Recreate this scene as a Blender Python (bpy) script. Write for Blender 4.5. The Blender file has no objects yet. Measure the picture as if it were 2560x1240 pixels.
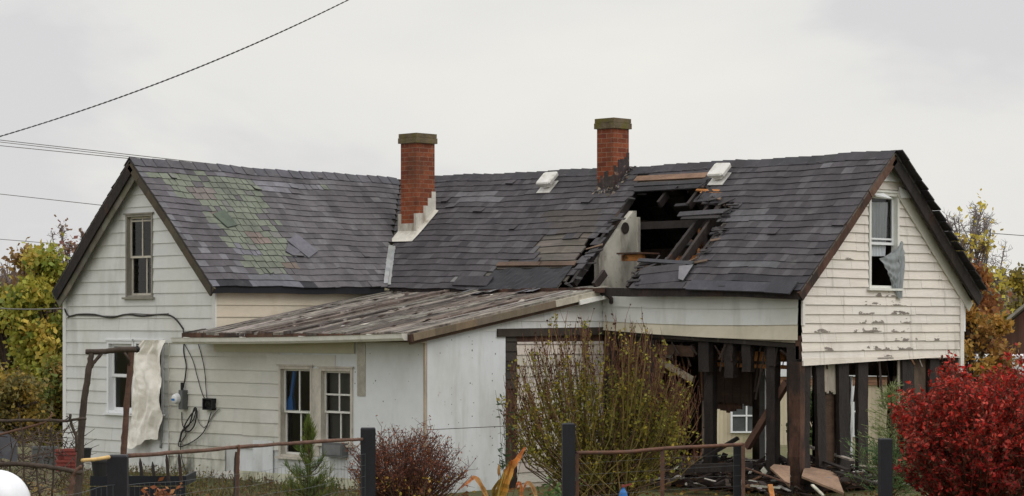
import bpy, math, random
from mathutils import Vector, noise as mnoise
R = random.Random(7)
SC = bpy.context.scene
# ---------------------------------------------------------------- camera, world, sun, exposure
TH = 0.77322; CT, ST = math.cos(TH), math.sin(TH)
OX, OY, HC, FP, HZ = -2.0406, 42.0, 2.5, 5729.0, 804.7
def to_world(X, Y):                     # distance right of / in front of the camera -> scene x, y
    return (CT*(X-OX)-ST*(Y-OY), ST*(X-OX)+CT*(Y-OY))
cam = bpy.data.cameras.new('camera'); camo = bpy.data.objects.new('camera', cam)
SC.collection.objects.link(camo)
cx, cy = to_world(0, 0)
camo.location = (cx, cy, HC); camo.rotation_euler = (math.pi/2, 0, TH)
cam.sensor_width = 36; cam.lens = 36*FP/2560; cam.shift_y = (HZ-620)/2560; cam.clip_end = 3000; cam.clip_start = 0.5
SC.camera = camo

W = bpy.data.worlds.new('World'); SC.world = W; W.use_nodes = True
nt = W.node_tree; N = nt.nodes; L = nt.links; N.clear()
SUN_EL, SUN_AZ = math.radians(48), TH + math.radians(180-35)
out = N.new('ShaderNodeOutputWorld'); bg = N.new('ShaderNodeBackground'); bg2 = N.new('ShaderNodeBackground'); add = N.new('ShaderNodeAddShader')
sky = N.new('ShaderNodeTexSky'); sky.sky_type = 'NISHITA'; sky.sun_disc = False
sky.sun_elevation = SUN_EL; sky.sun_rotation = math.radians(0)
bg.inputs[1].default_value = 0.004
L.new(sky.outputs[0], bg.inputs[0])
tc = N.new('ShaderNodeTexCoord'); mp = N.new('ShaderNodeMapping'); mp.inputs['Scale'].default_value = (1.3, 1.3, 3.2)
mp.inputs['Location'].default_value = (16.8, 9.3, 2.97)
nz = N.new('ShaderNodeTexNoise'); nz.inputs['Scale'].default_value = 2.9; nz.inputs['Detail'].default_value = 6.0; nz.inputs['Roughness'].default_value = 0.53
nz.inputs['Distortion'].default_value = 0.25
cr = N.new('ShaderNodeValToRGB')
e = cr.color_ramp.elements
e[0].position = 0.41; e[0].color = (0.675, 0.668, 0.674, 1)
e[1].position = 0.70; e[1].color = (0.84, 0.82, 0.768, 1)
m_ = e.new(0.5); m_.color = (0.775, 0.765, 0.74, 1)
# a cloudy sky is brighter overhead than at the horizon
sx = N.new('ShaderNodeSeparateXYZ'); mr = N.new('ShaderNodeMapRange')
mr.inputs['From Min'].default_value = 0.15; mr.inputs['From Max'].default_value = 0.8; mr.inputs['To Min'].default_value = 1.0; mr.inputs['To Max'].default_value = 1.9
L.new(tc.outputs['Generated'], mp.inputs[0]); L.new(mp.outputs[0], nz.inputs['Vector']); L.new(nz.outputs[0], cr.inputs[0])
L.new(tc.outputs['Generated'], sx.inputs[0]); L.new(sx.outputs[2], mr.inputs[0])
L.new(cr.outputs[0], bg2.inputs[0]); L.new(mr.outputs[0], bg2.inputs[1])
L.new(bg.outputs[0], add.inputs[0]); L.new(bg2.outputs[0], add.inputs[1]); L.new(add.outputs[0], out.inputs[0])

sl = bpy.data.lights.new('sun', 'SUN'); slo = bpy.data.objects.new('sun', sl); SC.collection.objects.link(slo)
sl.energy = 0.95; sl.angle = math.radians(40); sl.color = (1.0, 0.97, 0.93)
# sun stands behind the camera, a little to its right
sd = Vector((CT*0.86+ST*0.42, ST*0.86-CT*0.42, 0)).normalized()
slo.rotation_euler = Vector((sd.x*math.cos(SUN_EL), sd.y*math.cos(SUN_EL), math.sin(SUN_EL))).to_track_quat('Z', 'Y').to_euler()
sky.sun_rotation = math.atan2(sd.x, sd.y)
SC.view_settings.view_transform = 'Standard'; SC.view_settings.look = 'None'; SC.view_settings.exposure = 0.0; SC.view_settings.gamma = 1.0

# ---------------------------------------------------------------- pixel <-> place (design measurements on real planes)
def proj(p):
    X = OX+p[0]*CT+p[1]*ST; Y = OY-p[0]*ST+p[1]*CT
    return (1280+FP*X/Y, HZ-FP*(p[2]-HC)/Y)
def at(px, py, D):
    x, y = to_world((px-1280)/FP*D, D)
    return Vector((x, y, HC+(HZ-py)*D/FP))
def dep(x, y): return OY-x*ST+y*CT
def on_y(px, py, y):
    k = (px-1280)/FP; x = (k*(OY+y*CT)-OX-y*ST)/(CT+k*ST)
    return Vector((x, y, HC+(HZ-py)*dep(x, y)/FP))
def on_x(px, py, x):
    k = (px-1280)/FP; y = (k*(OY-x*ST)-OX-x*CT)/(ST-k*CT)
    return Vector((x, y, HC+(HZ-py)*dep(x, y)/FP))
def inpoly(p, poly):
    x, y = p; c = False; j = len(poly)-1
    for i in range(len(poly)):
        xi, yi = poly[i]; xj, yj = poly[j]
        if (yi > y) != (yj > y) and x < (xj-xi)*(y-yi)/(yj-yi)+xi: c = not c
        j = i
    return c

# ---------------------------------------------------------------- materials
def lin(v):
    v /= 255.0
    return v/12.92 if v <= 0.04045 else ((v+0.055)/1.055)**2.4
def C(r, g, b, k=1.0): return (min(1, lin(r)*k), min(1, lin(g)*k), min(1, lin(b)*k))
MATS = {}
def mat(name, col, rough=0.8, var=0.25, scale=6, stretch=(1, 1, 1), bump=0.0, bscale=None, spec=0.3, metal=0.0, stains=(), brick=None, two=False, detail=6):
    """base colour x per-face tone x two noises; stains: (colour, scale, stretch, lo, hi, strength, z range or None)"""
    m = bpy.data.materials.new(name); m.use_nodes = True; nt = m.node_tree; N = nt.nodes; L = nt.links
    b = N['Principled BSDF']; b.inputs['Roughness'].default_value = rough; b.inputs['Metallic'].default_value = metal
    b.inputs['Specular IOR Level'].default_value = spec
    geo = N.new('ShaderNodeNewGeometry')
    def noise(sc, st, det=detail, ro=0.6):
        mp = N.new('ShaderNodeMapping'); mp.inputs['Scale'].default_value = st
        L.new(geo.outputs['Position'], mp.inputs[0])
        n = N.new('ShaderNodeTexNoise'); n.inputs['Scale'].default_value = sc; n.inputs['Detail'].default_value = det; n.inputs['Roughness'].default_value = ro
        L.new(mp.outputs[0], n.inputs['Vector']); return n.outputs[0]
    def mix(kind, a, bb, f=1.0):
        x = N.new('ShaderNodeMix'); x.data_type = 'RGBA'; x.blend_type = kind
        for s, v in ((x.inputs[0], f), (x.inputs[6], a), (x.inputs[7], bb)):
            if hasattr(v, 'is_linked'): L.new(v, s)
            elif isinstance(v, tuple): s.default_value = (*v[:3], 1)
            else: s.default_value = v
        return x.outputs[2]
    def rng(v, lo, hi, a=0.0, bb=1.0):
        x = N.new('ShaderNodeMapRange'); x.inputs[1].default_value = lo; x.inputs[2].default_value = hi; x.inputs[3].default_value = a; x.inputs[4].default_value = bb
        L.new(v, x.inputs[0]); return x.outputs[0]
    at_ = N.new('ShaderNodeAttribute'); at_.attribute_name = 'tone'
    c = mix('MULTIPLY', tuple(col), at_.outputs['Color'])
    if brick:
        bt = N.new('ShaderNodeTexBrick'); mp = N.new('ShaderNodeMapping'); tc = N.new('ShaderNodeTexCoord')
        bt.inputs['Color1'].default_value = (*brick[0], 1); bt.inputs['Color2'].default_value = (*brick[1], 1); bt.inputs['Mortar'].default_value = (*brick[2], 1)
        bt.inputs['Scale'].default_value = 1; bt.inputs['Brick Width'].default_value = 0.21; bt.inputs['Row Height'].default_value = 0.078
        bt.inputs['Mortar Size'].default_value = 0.006; bt.inputs['Mortar Smooth'].default_value = 0.3
        L.new(tc.outputs['UV'], bt.inputs['Vector']); c = mix('MULTIPLY', bt.outputs['Color'], at_.outputs['Color'])
    if var:
        v = rng(noise(scale, stretch), 0.3, 0.7, 1-var, 1+var*0.6)
        c = mix('MULTIPLY', c, v)
        v = rng(noise(scale*7.3, stretch, 3), 0.3, 0.7, 1-var*0.5, 1+var*0.4)
        c = mix('MULTIPLY', c, v)
    for (sc_, ss, st, lo, hi, k, zr) in stains:
        f = rng(noise(ss, st), lo, hi, 0, k)
        if zr:
            sp = N.new('ShaderNodeSeparateXYZ'); L.new(geo.outputs['Position'], sp.inputs[0])
            mm = N.new('ShaderNodeMath'); mm.operation = 'MULTIPLY'; L.new(f, mm.inputs[0]); L.new(rng(sp.outputs[2], zr[0], zr[1]), mm.inputs[1]); f = mm.outputs[0]
            if len(zr) > 2:
                mm = N.new('ShaderNodeMath'); mm.operation = 'MULTIPLY'; L.new(f, mm.inputs[0]); L.new(rng(sp.outputs[0], zr[2], zr[3]), mm.inputs[1]); f = mm.outputs[0]
        c = mix('MIX', c, tuple(sc_), f)
    L.new(c, b.inputs['Base Color'])
    if bump:
        bp = N.new('ShaderNodeBump'); bp.inputs['Strength'].default_value = bump; bp.inputs['Distance'].default_value = 0.02
        L.new(noise(bscale or scale*5, stretch, 5), bp.inputs['Height']); L.new(bp.outputs[0], b.inputs['Normal'])
    if two:
        tr = N.new('ShaderNodeBsdfTranslucent'); L.new(c, tr.inputs[0]); ms = N.new('ShaderNodeMixShader'); ms.inputs[0].default_value = 0.35
        L.new(b.outputs[0], ms.inputs[1]); L.new(tr.outputs[0], ms.inputs[2]); L.new(ms.outputs[0], N['Material Output'].inputs[0])
    MATS[name] = m
    return m
def glass(name, dark=0.0):
    m = bpy.data.materials.new(name); m.use_nodes = True; N = m.node_tree.nodes; L = m.node_tree.links
    g = N.new('ShaderNodeBsdfGlossy'); g.inputs['Roughness'].default_value = 0.05; g.inputs[0].default_value = (0.8, 0.8, 0.8, 1)
    t = N.new('ShaderNodeBsdfTransparent'); t.inputs[0].default_value = (0.62-dark, 0.63-dark, 0.62-dark, 1)
    fr = N.new('ShaderNodeFresnel'); fr.inputs[0].default_value = 1.5
    ms = N.new('ShaderNodeMixShader'); L.new(fr.outputs[0], ms.inputs[0]); L.new(t.outputs[0], ms.inputs[1]); L.new(g.outputs[0], ms.inputs[2])
    L.new(ms.outputs[0], N['Material Output'].inputs[0]); MATS[name] = m
    return m
MILDEW = C(120, 122, 92); GRIME = C(70, 70, 62)
mat('siding', C(226, 227, 226), 0.55, 0.05, 1.2, (1, 1, 2), 0.05, stains=((C(190, 186, 170), 0.9, (1, 1, .35), .5, .75, .5, None), (C(150, 148, 138), 3, (1, 1, .25), .52, .75, .45, None), (GRIME, 4, (1, 1, .5), .44, .68, .8, (1.2, 0.2, -.4, .8))))
mat('siding_dirty', C(216, 215, 209), 0.6, 0.07, 1.5, (1, 1, 2), 0.06, stains=((C(184, 182, 164), 0.8, (1, 1, .5), .42, .7, .55, None), (MILDEW, 2.4, (1, 1, .5), .48, .72, .75, (1.3, .1)), (GRIME, 5, (1, 1, .45), .46, .68, .85, (1.3, .3, 2.4, 1.5))))
mat('siding_cream', C(208, 202, 190), 0.6, 0.08, 1.5, (1, 1, 2), 0.05, stains=((C(170, 150, 115), 1.2, (1, 1, .6), .5, .75, .6, None),))
mat('clapboard', C(228, 223, 217), 0.65, 0.08, 2.5, (1, .5, 3), 0.25, 18, stains=((C(150, 138, 120), 1.6, (1, .8, .3), .5, .78, .45, None), (C(120, 114, 106), 5, (1, 1.4, .22), .58, .74, .5, None), (C(72, 66, 62), 26, (1, 1, 1), .7, .74, .7, None)))
mat('peeled', C(150, 143, 136), 0.8, 0.3, 9, (1, .4, 3), 0.4)
mat('plywood', C(218, 222, 224), 0.6, 0.05, 1.1, (1, 1, 1), 0.06, stains=((C(150, 135, 115), 9, (1, 1, 1), .67, .72, .6, None), (C(176, 173, 164), .9, (1, 1, .4), .48, .72, .6, None), (C(168, 164, 154), 2.6, (1, 1, .12), .54, .72, .5, None), (C(120, 118, 105), 3, (1, 1, .5), .46, .72, .7, (.6, 0))))
mat('white_trim', C(222, 222, 216), 0.55, 0.1, 5, (1, 1, 1), 0.08, stains=((C(150, 142, 125), 4, (1, 1, .6), .6, .8, .4, None),))
mat('vinyl_white', C(226, 228, 230), 0.4, 0.03, 5)
mat('old_trim', C(196, 190, 178), 0.7, 0.2, 5, (1, 1, .5), 0.2, stains=((C(100, 94, 84), 7, (1, 1, .4), .57, .74, .6, None),))
mat('grey_trim', C(142, 138, 128), 0.75, 0.25, 6, (1, 1, .5), 0.2)
mat('shingle', (.91, .925, .955), 0.85, 0.24, 2.2, (1, 1, 1), 0.45, 140, spec=.25, stains=((C(58, 56, 58), 1.5, (1, 1, .45), .52, .74, .5, None), (C(122, 120, 116), 3.5, (1, 1, .5), .6, .76, .3, None)))
mat('deck_board', C(104, 99, 93), 0.8, 0.35, 2, (.5, 4, 4), 0.3)
mat('charred', C(44, 38, 36), 0.75, 0.45, 5, (2, 2, .6), 0.7, 22, spec=.35, stains=((C(96, 62, 42), 2.5, (1, 1, .5), .6, .78, .55, None),))
mat('charred_brown', C(84, 60, 48), 0.8, 0.45, 4, (2, 2, .5), 0.5, 20, stains=((C(40, 34, 32), 3, (1, 1, .5), .48, .6, .85, None),))
mat('raw_wood', C(186, 126, 72), 0.75, 0.35, 3, (1, 4, 4), 0.3, stains=((C(50, 36, 28), 4, (1, 1, 1), .56, .66, .9, None),))
mat('brown_board', C(96, 78, 66), 0.8, 0.35, 3, (1, 1, 3), 0.3)
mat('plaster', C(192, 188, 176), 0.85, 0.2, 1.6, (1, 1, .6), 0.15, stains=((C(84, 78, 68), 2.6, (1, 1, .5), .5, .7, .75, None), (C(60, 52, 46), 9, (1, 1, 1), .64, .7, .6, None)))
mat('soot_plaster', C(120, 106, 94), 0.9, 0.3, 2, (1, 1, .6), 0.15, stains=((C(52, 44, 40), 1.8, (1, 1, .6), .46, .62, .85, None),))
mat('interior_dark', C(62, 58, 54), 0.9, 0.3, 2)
mat('brick', (1, 1, 1), 0.85, 0.3, 5, (1, 1, 1), 0.3, 40, brick=(C(144, 77, 48), C(114, 56, 36), C(140, 108, 88)), stains=((C(60, 50, 38), 2.2, (1, 1, .5), .5, .75, .55, None), (C(150, 112, 92), 9, (1, 1, 1), .6, .72, .5, None)))
mat('moss_cap', C(104, 92, 72), 0.95, 0.35, 7, (1, 1, 1), 0.5, 25, stains=((C(98, 92, 40), 5, (1, 1, 1), .5, .62, .8, None),))
mat('flashing', C(204, 200, 190), 0.5, 0.15, 4, (1, 1, 1), 0.1, stains=((C(124, 108, 88), 4, (1, 1, .5), .5, .7, .7, None),))
mat('soot_metal', C(64, 56, 54), 0.6, 0.4, 8, stains=((C(150, 120, 100), 10, (1, 1, 1), .58, .68, .8, None),))
mat('metal_patch', C(176, 172, 160), 0.35, 0.25, 6, (1, 1, 1), 0.1, metal=.5)
mat('galv', C(150, 152, 152), 0.45, 0.15, 8, metal=.3)
mat('rolled_roofing', (1, 1, 1), 0.8, 0.45, 2.4, (4, 1.1, 1), 0.5, 30, spec=.3, stains=((C(188, 182, 174), 4, (5, 1.4, 1), .6, .68, .55, None), (C(50, 42, 38), 2.2, (5, 1, 1), .48, .62, .88, None)))
mat('black_paint', C(29, 30, 36), 0.6, 0.2, 6, (1, 1, .3), 0.1)
mat('bark', C(72, 62, 55), 0.85, 0.35, 9, (1, 1, .4), 0.6, 40)
mat('bark_red', C(102, 76, 64), 0.8, 0.35, 9, (1, 1, 1), 0.5, 40)
mat('pale_wood', C(206, 172, 112), 0.7, 0.2, 9)
mat('rust_wood', C(100, 70, 56), 0.8, 0.35, 9, stains=((C(70, 60, 58), 6, (1, 1, 1), .5, .65, .7, None),))
mat('vent_white', C(206, 205, 200), 0.5, 0.12, 6, (1, 1, 1), 0.05, stains=((C(150, 142, 128), 7, (1, 1, 1), .52, .72, .6, None),))
mat('window_blind', C(128, 128, 128), 0.9, 0.1, 5)
mat('net', C(226, 232, 236), 0.9, 0.05, 4, two=True)
mat('wire', C(96, 100, 102), 0.5, 0.1, 5, metal=.4)
mat('cable', C(48, 46, 46), 0.6, 0.1, 5)
mat('cable_grey', C(112, 110, 106), 0.6, 0.1, 5)
mat('twig', (1, 1, 1), 0.85, 0.2, 9)
mat('leaf', (1, 1, 1), 0.6, 0.15, 12, spec=.25, two=True)
mat('plastic_sheet', C(236, 232, 222), 0.4, 0.06, 3, (1, 1, 1), 0.6, 9, spec=.5)
mat('curtain', C(168, 174, 176), 0.9, 0.12, 4, (1, 4, .4), 0.05, two=True)
mat('plastic_black', C(36, 37, 40), 0.45, 0.1, 5)
mat('plastic_red', C(132, 66, 60), 0.55, 0.2, 5)
mat('plastic_grey', C(96, 98, 98), 0.6, 0.2, 5)
mat('plastic_blue', C(44, 108, 178), 0.5, 0.1, 5)
mat('plastic_white', C(226, 228, 234), 0.35, 0.05, 5, spec=.5, stains=((C(176, 172, 160), 5, (1, 1, .3), .54, .75, .5, None),))
mat('rubble', (1, 1, 1), 0.9, 0.4, 6, (1, 1, 1), 0.5, 30)
mat('home_siding', C(206, 194, 168), 0.7, 0.12, 1.5, (1, 1, .3), 0.05, stains=((C(140, 138, 100), 1.2, (1, 1, .3), .5, .7, .6, None),))
mat('home_roof', C(214, 216, 218), 0.5, 0.08, 2)
mat('home_fascia', C(150, 116, 92), 0.7, 0.4, 3, (1, 1, 6))
mat('barn_wood', C(82, 58, 48), 0.85, 0.35, 2, (3, 3, .3), 0.3)
mat('ground', C(92, 90, 58), 0.95, 0.45, 0.9, (1, 1, 1), 0.6, 14, stains=((C(88, 72, 52), 0.5, (1, 1, 1), .45, .62, .8, None), (C(74, 88, 42), 1.3, (1, 1, 1), .5, .64, .7, None)))
mat('road', C(112, 110, 106), 0.9, 0.2, 3, (1, 1, 1), 0.2)
glass('glass'); glass('glass_pale', 0.1); glass('glass_clear', -.3)
def mm(k): return MATS[k]

# ---------------------------------------------------------------- mesh builder
class MB:
    def __init__(s): s.v = []; s.f = []; s.t = []; s.uv = {}
    def face(s, pts, tone=(1, 1, 1), uv=None):
        i = len(s.v); s.v.extend([tuple(p) for p in pts]); s.f.append(tuple(range(i, i+len(pts)))); s.t.append(tone)
        if uv: s.uv[len(s.f)-1] = uv
    def hexa(s, p, tone=(1, 1, 1)):      # p: 4 bottom (ccw), 4 top
        i = len(s.v); s.v.extend([tuple(q) for q in p])
        for f in ((3, 2, 1, 0), (4, 5, 6, 7), (0, 1, 5, 4), (1, 2, 6, 5), (2, 3, 7, 6), (3, 0, 4, 7)):
            s.f.append(tuple(i+k for k in f)); s.t.append(tone)
    def box(s, a, b, tone=(1, 1, 1)):
        x0, y0, z0 = (min(a[k], b[k]) for k in range(3)); x1, y1, z1 = (max(a[k], b[k]) for k in range(3))
        s.hexa([(x0, y0, z0), (x1, y0, z0), (x1, y1, z0), (x0, y1, z0), (x0, y0, z1), (x1, y0, z1), (x1, y1, z1), (x0, y1, z1)], tone)
    def beam(s, p, q, w, h, up=(0, 0, 1), tone=(1, 1, 1), w2=None, h2=None):
        p = Vector(p); q = Vector(q); d = (q-p).normalized(); u = Vector(up)
        sd = d.cross(u)
        if sd.length < 1e-4: sd = d.cross(Vector((1, 0, 0)))
        sd.normalize(); u = sd.cross(d).normalized(); w2 = w2 or w; h2 = h2 or h
        a = [p-sd*w/2-u*h/2, p+sd*w/2-u*h/2, p+sd*w/2+u*h/2, p-sd*w/2+u*h/2]
        b = [q-sd*w2/2-u*h2/2, q+sd*w2/2-u*h2/2, q+sd*w2/2+u*h2/2, q-sd*w2/2+u*h2/2]
        s.hexa(a+b, tone)
    def tube(s, pts, rad, n=5, tone=(1, 1, 1), cap=True):
        pts = [Vector(p) for p in pts]
        if not isinstance(rad, (list, tuple)): rad = [rad]*len(pts)
        base = len(s.v); prev = None
        for k, p in enumerate(pts):
            d = (pts[min(k+1, len(pts)-1)]-pts[max(k-1, 0)])
            if d.length < 1e-6: d = Vector((0, 0, 1))
            d.normalize()
            if prev is None:
                a = d.cross(Vector((0, 0, 1)))
                if a.length < 0.1: a = d.cross(Vector((1, 0, 0)))
            else:
                a = prev-d*prev.dot(d)
                if a.length < 1e-4: a = d.cross(Vector((0, 0, 1)))
            a.normalize(); prev = a; b = d.cross(a)
            for j in range(n):
                g = 2*math.pi*j/n; s.v.append(tuple(p+(a*math.cos(g)+b*math.sin(g))*rad[k]))
        for k in range(len(pts)-1):
            for j in range(n):
                i0 = base+k*n+j; i1 = base+k*n+(j+1) % n
                s.f.append((i0, i1, i1+n, i0+n)); s.t.append(tone)
        if cap and n > 2:
            s.f.append(tuple(base+j for j in reversed(range(n)))); s.t.append(tone)
            s.f.append(tuple(base+(len(pts)-1)*n+j for j in range(n))); s.t.append(tone)
    def lathe(s, c, prof, n=16, tone=(1, 1, 1), axis='z'):
        base = len(s.v)
        for (r, h) in prof:
            for j in range(n):
                g = 2*math.pi*j/n
                p = (r*math.cos(g), r*math.sin(g), h) if axis == 'z' else ((h, r*math.cos(g), r*math.sin(g)) if axis == 'x' else (r*math.cos(g), h, r*math.sin(g)))
                s.v.append((c[0]+p[0], c[1]+p[1], c[2]+p[2]))
        for k in range(len(prof)-1):
            for j in range(n):
                i0 = base+k*n+j; i1 = base+k*n+(j+1) % n
                s.f.append((i0, i1, i1+n, i0+n)); s.t.append(tone)
        s.f.append(tuple(base+j for j in reversed(range(n)))); s.t.append(tone)
        s.f.append(tuple(base+(len(prof)-1)*n+j for j in range(n))); s.t.append(tone)
    def grid(s, fn, nu, nv, tone=(1, 1, 1)):
        base = len(s.v)
        for i in range(nu+1):
            for j in range(nv+1): s.v.append(tuple(fn(i/nu, j/nv)))
        for i in range(nu):
            for j in range(nv):
                a = base+i*(nv+1)+j; s.f.append((a, a+nv+1, a+nv+2, a+1)); s.t.append(tone)
    def leaf(s, c, size, tone, d=None, flat=0.0, asp=0.62):
        a = Vector((R.gauss(0, 1), R.gauss(0, 1), R.gauss(0, 1)*(1-flat))) if d is None else Vector(d)
        if a.length < 1e-3: a = Vector((1, 0, 0))
        a.normalize(); b = a.cross(Vector((R.gauss(0, 1), R.gauss(0, 1), R.gauss(0, 1))))
        if b.length < 1e-3: b = a.cross(Vector((0, 0, 1)))
        b.normalize(); c = Vector(c); h = size/2
        s.face((c-a*h, c+b*h*asp-a*h*.15, c+a*h, c-b*h*asp+a*h*.1), tone)
    def build(s, name, m, parent=None, smooth=False):
        me = bpy.data.meshes.new(name); off = Vector((0, 0, 0)); r = parent
        while r is not None: off += r.location; r = r.parent
        me.from_pydata([(x-off.x, y-off.y, z-off.z) for x, y, z in s.v], [], s.f)
        ca = me.color_attributes.new('tone', 'FLOAT_COLOR', 'CORNER'); buf = []
        for f, t in zip(s.f, s.t): buf.extend((t[0], t[1], t[2], 1.0)*len(f))
        ca.data.foreach_set('color', buf)
        if s.uv:
            ul = me.uv_layers.new(name='UVMap'); k = 0
            for fi, f in enumerate(s.f):
                u = s.uv.get(fi)
                for j in range(len(f)):
                    if u: ul.data[k].uv = u[j]
                    k += 1
        if smooth: me.polygons.foreach_set('use_smooth', [True]*len(me.polygons))
        me.materials.append(mm(m)); me.update()
        o = bpy.data.objects.new(name, me); SC.collection.objects.link(o)
        if parent is not None: o.parent = parent
        return o
def root(name, loc, label, cat, group=None):
    o = bpy.data.objects.new(name, None); SC.collection.objects.link(o); o.location = loc; o.empty_display_size = .2
    return tag(o, label, cat, group)
def tag(o, label=None, cat=None, group=None, kind=None):
    for k, v in (('label', label), ('category', cat), ('group', group), ('kind', kind)):
        if v: o[k] = v
    return o
def rnd(a, b): return R.uniform(a, b)
def shade(t, k): return (t[0]*k, t[1]*k, t[2]*k)
def jit(t, k=.15):
    a = 1+rnd(-k, k); return (t[0]*a*(1+rnd(-k, k)*.3), t[1]*a, t[2]*a*(1+rnd(-k, k)*.4))
def jitg(t, k=.15): return shade(t, 1+rnd(-k, k))
def fbm(x, y, z=0, o=4):
    s = 0; a = 1
    for i in range(o): s += a*mnoise.noise(Vector((x, y, z))); x *= 2.03; y *= 2.03; z += 3.7; a *= .5
    return s
class Wall:                                # a vertical wall plane: u runs along it, n sticks out of it
    def __init__(s, axis, val, sg): s.axis, s.val, s.sg = axis, val, sg
    def p(s, u, n, z): return (u, s.val+s.sg*n, z) if s.axis == 'y' else (s.val+s.sg*n, u, z)
    def px(s, x, y):
        q = on_y(x, y, s.val) if s.axis == 'y' else on_x(x, y, s.val)
        return (q.x if s.axis == 'y' else q.y, q.z)
    def box(s, mb, u0, u1, n0, n1, z0, z1, tone=(1, 1, 1)): mb.box(s.p(u0, n0, z0), s.p(u1, n1, z1), tone)
    def beam(s, mb, a, b, w, th, n, tone=(1, 1, 1)):   # a, b: (u, z) ; flat board lying on the wall
        mb.beam(s.p(a[0], n, a[1]), s.p(b[0], n, b[1]), th, w, up=(0, 0, 1) if abs(a[0]-b[0]) > 1e-3 else s.p(1, 0, 0), tone=tone)
def cut(a, b, z0, z1, holes):              # interval a..b minus the holes that overlap z0..z1
    iv = [(a, b)]
    for (h0, h1, hz0, hz1) in holes:
        if hz0 < z1-1e-4 and hz1 > z0+1e-4:
            nv = []
            for (x, y) in iv:
                if h1 <= x or h0 >= y: nv.append((x, y))
                else:
                    if h0 > x: nv.append((x, h0))
                    if h1 < y: nv.append((h1, y))
            iv = nv
    return iv
def strips(edge, z0, z1, expo, holes):
    zs = set(); z = z0
    while z < z1-1e-4: zs.add(round(z, 4)); z += expo
    zs.add(round(z1, 4))
    for h in holes:
        for q in h[2:4]:
            if z0 < q < z1: zs.add(round(q, 4))
    zs = sorted(zs)
    for a, b in zip(zs[:-1], zs[1:]):
        if b-a > 1e-3: yield a, b
def lap(mb, w, edge, z0, z1, expo, holes=(), out=.016, joint=3.0, jt=.03, tone=(1, 1, 1), wob=.0):
    nmax = 200; cache = {}
    for a, b in strips(edge, z0, z1, expo, holes):
        k = int((a-z0)/expo+1e-3); lo = z0+k*expo
        o0 = .004+out*(1-(a-lo)/expo); o1 = .004+out*max(0, 1-(b-lo)/expo)
        l0, r0 = edge(a); l1, r1 = edge(b)
        if r0-l0 < .02: continue
        if r1 < l1: l1 = r1 = (l1+r1)/2
        for (x0, x1) in cut(min(l0, l1), max(r0, r1), a, b, holes):
            cuts = [x0]; g = random.Random(k*7+int(x0*3)); q = x0+g.uniform(.3, 1)*joint
            while q < x1-.3: cuts.append(q); q += joint*g.uniform(.7, 1.3)
            cuts.append(x1)
            for i, (c0, c1) in enumerate(zip(cuts[:-1], cuts[1:])):
                key = (k, round(c0, 2))
                tn = cache.setdefault(key, jit(tone, jt)); wb = g.uniform(-wob, wob); we = g.uniform(-wob, wob)
                g1 = .003 if i < len(cuts)-2 else 0
                bl, br, tl, tr = max(c0, l0), min(c1, r0)-g1, max(c0, l1), min(c1, r1)-g1
                if br <= bl: continue
                if tr < tl: tl = tr = (tl+tr)/2
                atlo = abs(a-lo) < 1e-3
                za, zb = (a+wb, a+we) if atlo else (a, a)
                mb.face((w.p(bl, o0, za), w.p(br, o0, zb), w.p(tr, o1, b), w.p(tl, o1, b)), tn)
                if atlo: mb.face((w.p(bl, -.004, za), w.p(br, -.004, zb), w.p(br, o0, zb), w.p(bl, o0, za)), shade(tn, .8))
def core(mb, w, edge, z0, z1, holes=(), n0=-.1, n1=-.003, step=.25, tone=(1, 1, 1)):
    for a, b in strips(edge, z0, z1, step, holes):
        l0, r0 = edge(a); l1, r1 = edge(b)
        if r0-l0 < .02: continue
        if r1 < l1: l1 = r1 = (l1+r1)/2
        for (x0, x1) in cut(min(l0, l1), max(r0, r1), a, b, holes):
            bl, br, tl, tr = max(x0, l0), min(x1, r0), max(x0, l1), min(x1, r1)
            if br <= bl: continue
            if tr < tl: tl = tr = (tl+tr)/2
            mb.hexa([w.p(bl, n0, a), w.p(br, n0, a), w.p(br, n1, a), w.p(bl, n1, a), w.p(tl, n0, b), w.p(tr, n0, b), w.p(tr, n1, b), w.p(tl, n1, b)], tone)

# ---------------------------------------------------------------- ground
def gz(x, y):
    d = dep(x, y)
    pts = [(-50, 1.3), (0, 1.1), (16, .5), (26, .1), (32, 0), (46, 0), (58, -.8), (110, -.9), (200, 1), (420, 9), (900, 20)]
    for (a, za), (b, zb) in zip(pts[:-1], pts[1:]):
        if d <= b:
            k = max(0, (d-a)/(b-a)); return za+(zb-za)*k
    return 20
g = MB(); xs = [-900, -400, -200, -120, -80, -60, -45]+[-36+i*2 for i in range(37)]+[45, 60, 80, 120, 200, 400, 900]
ds = [-40, -10, 0, 6, 11, 16, 19, 22, 25, 28, 30, 32, 34, 36, 38, 40, 42, 44, 46, 49, 52, 55, 58, 64, 72, 82, 95, 110, 140, 200, 300, 420, 600, 900]
gi = {}
for i, X in enumerate(xs):
    for j, D in enumerate(ds):
        x, y = to_world(X, D); gi[i, j] = len(g.v); g.v.append((x, y, gz(x, y)+(rnd(-.04, .04) if 10 < D < 70 else 0)))
for i in range(len(xs)-1):
    for j in range(len(ds)-1):
        g.f.append((gi[i, j], gi[i+1, j], gi[i+1, j+1], gi[i, j+1])); g.t.append((1, 1, 1))
tag(g.build('ground', 'ground', smooth=True), kind='structure')

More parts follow.
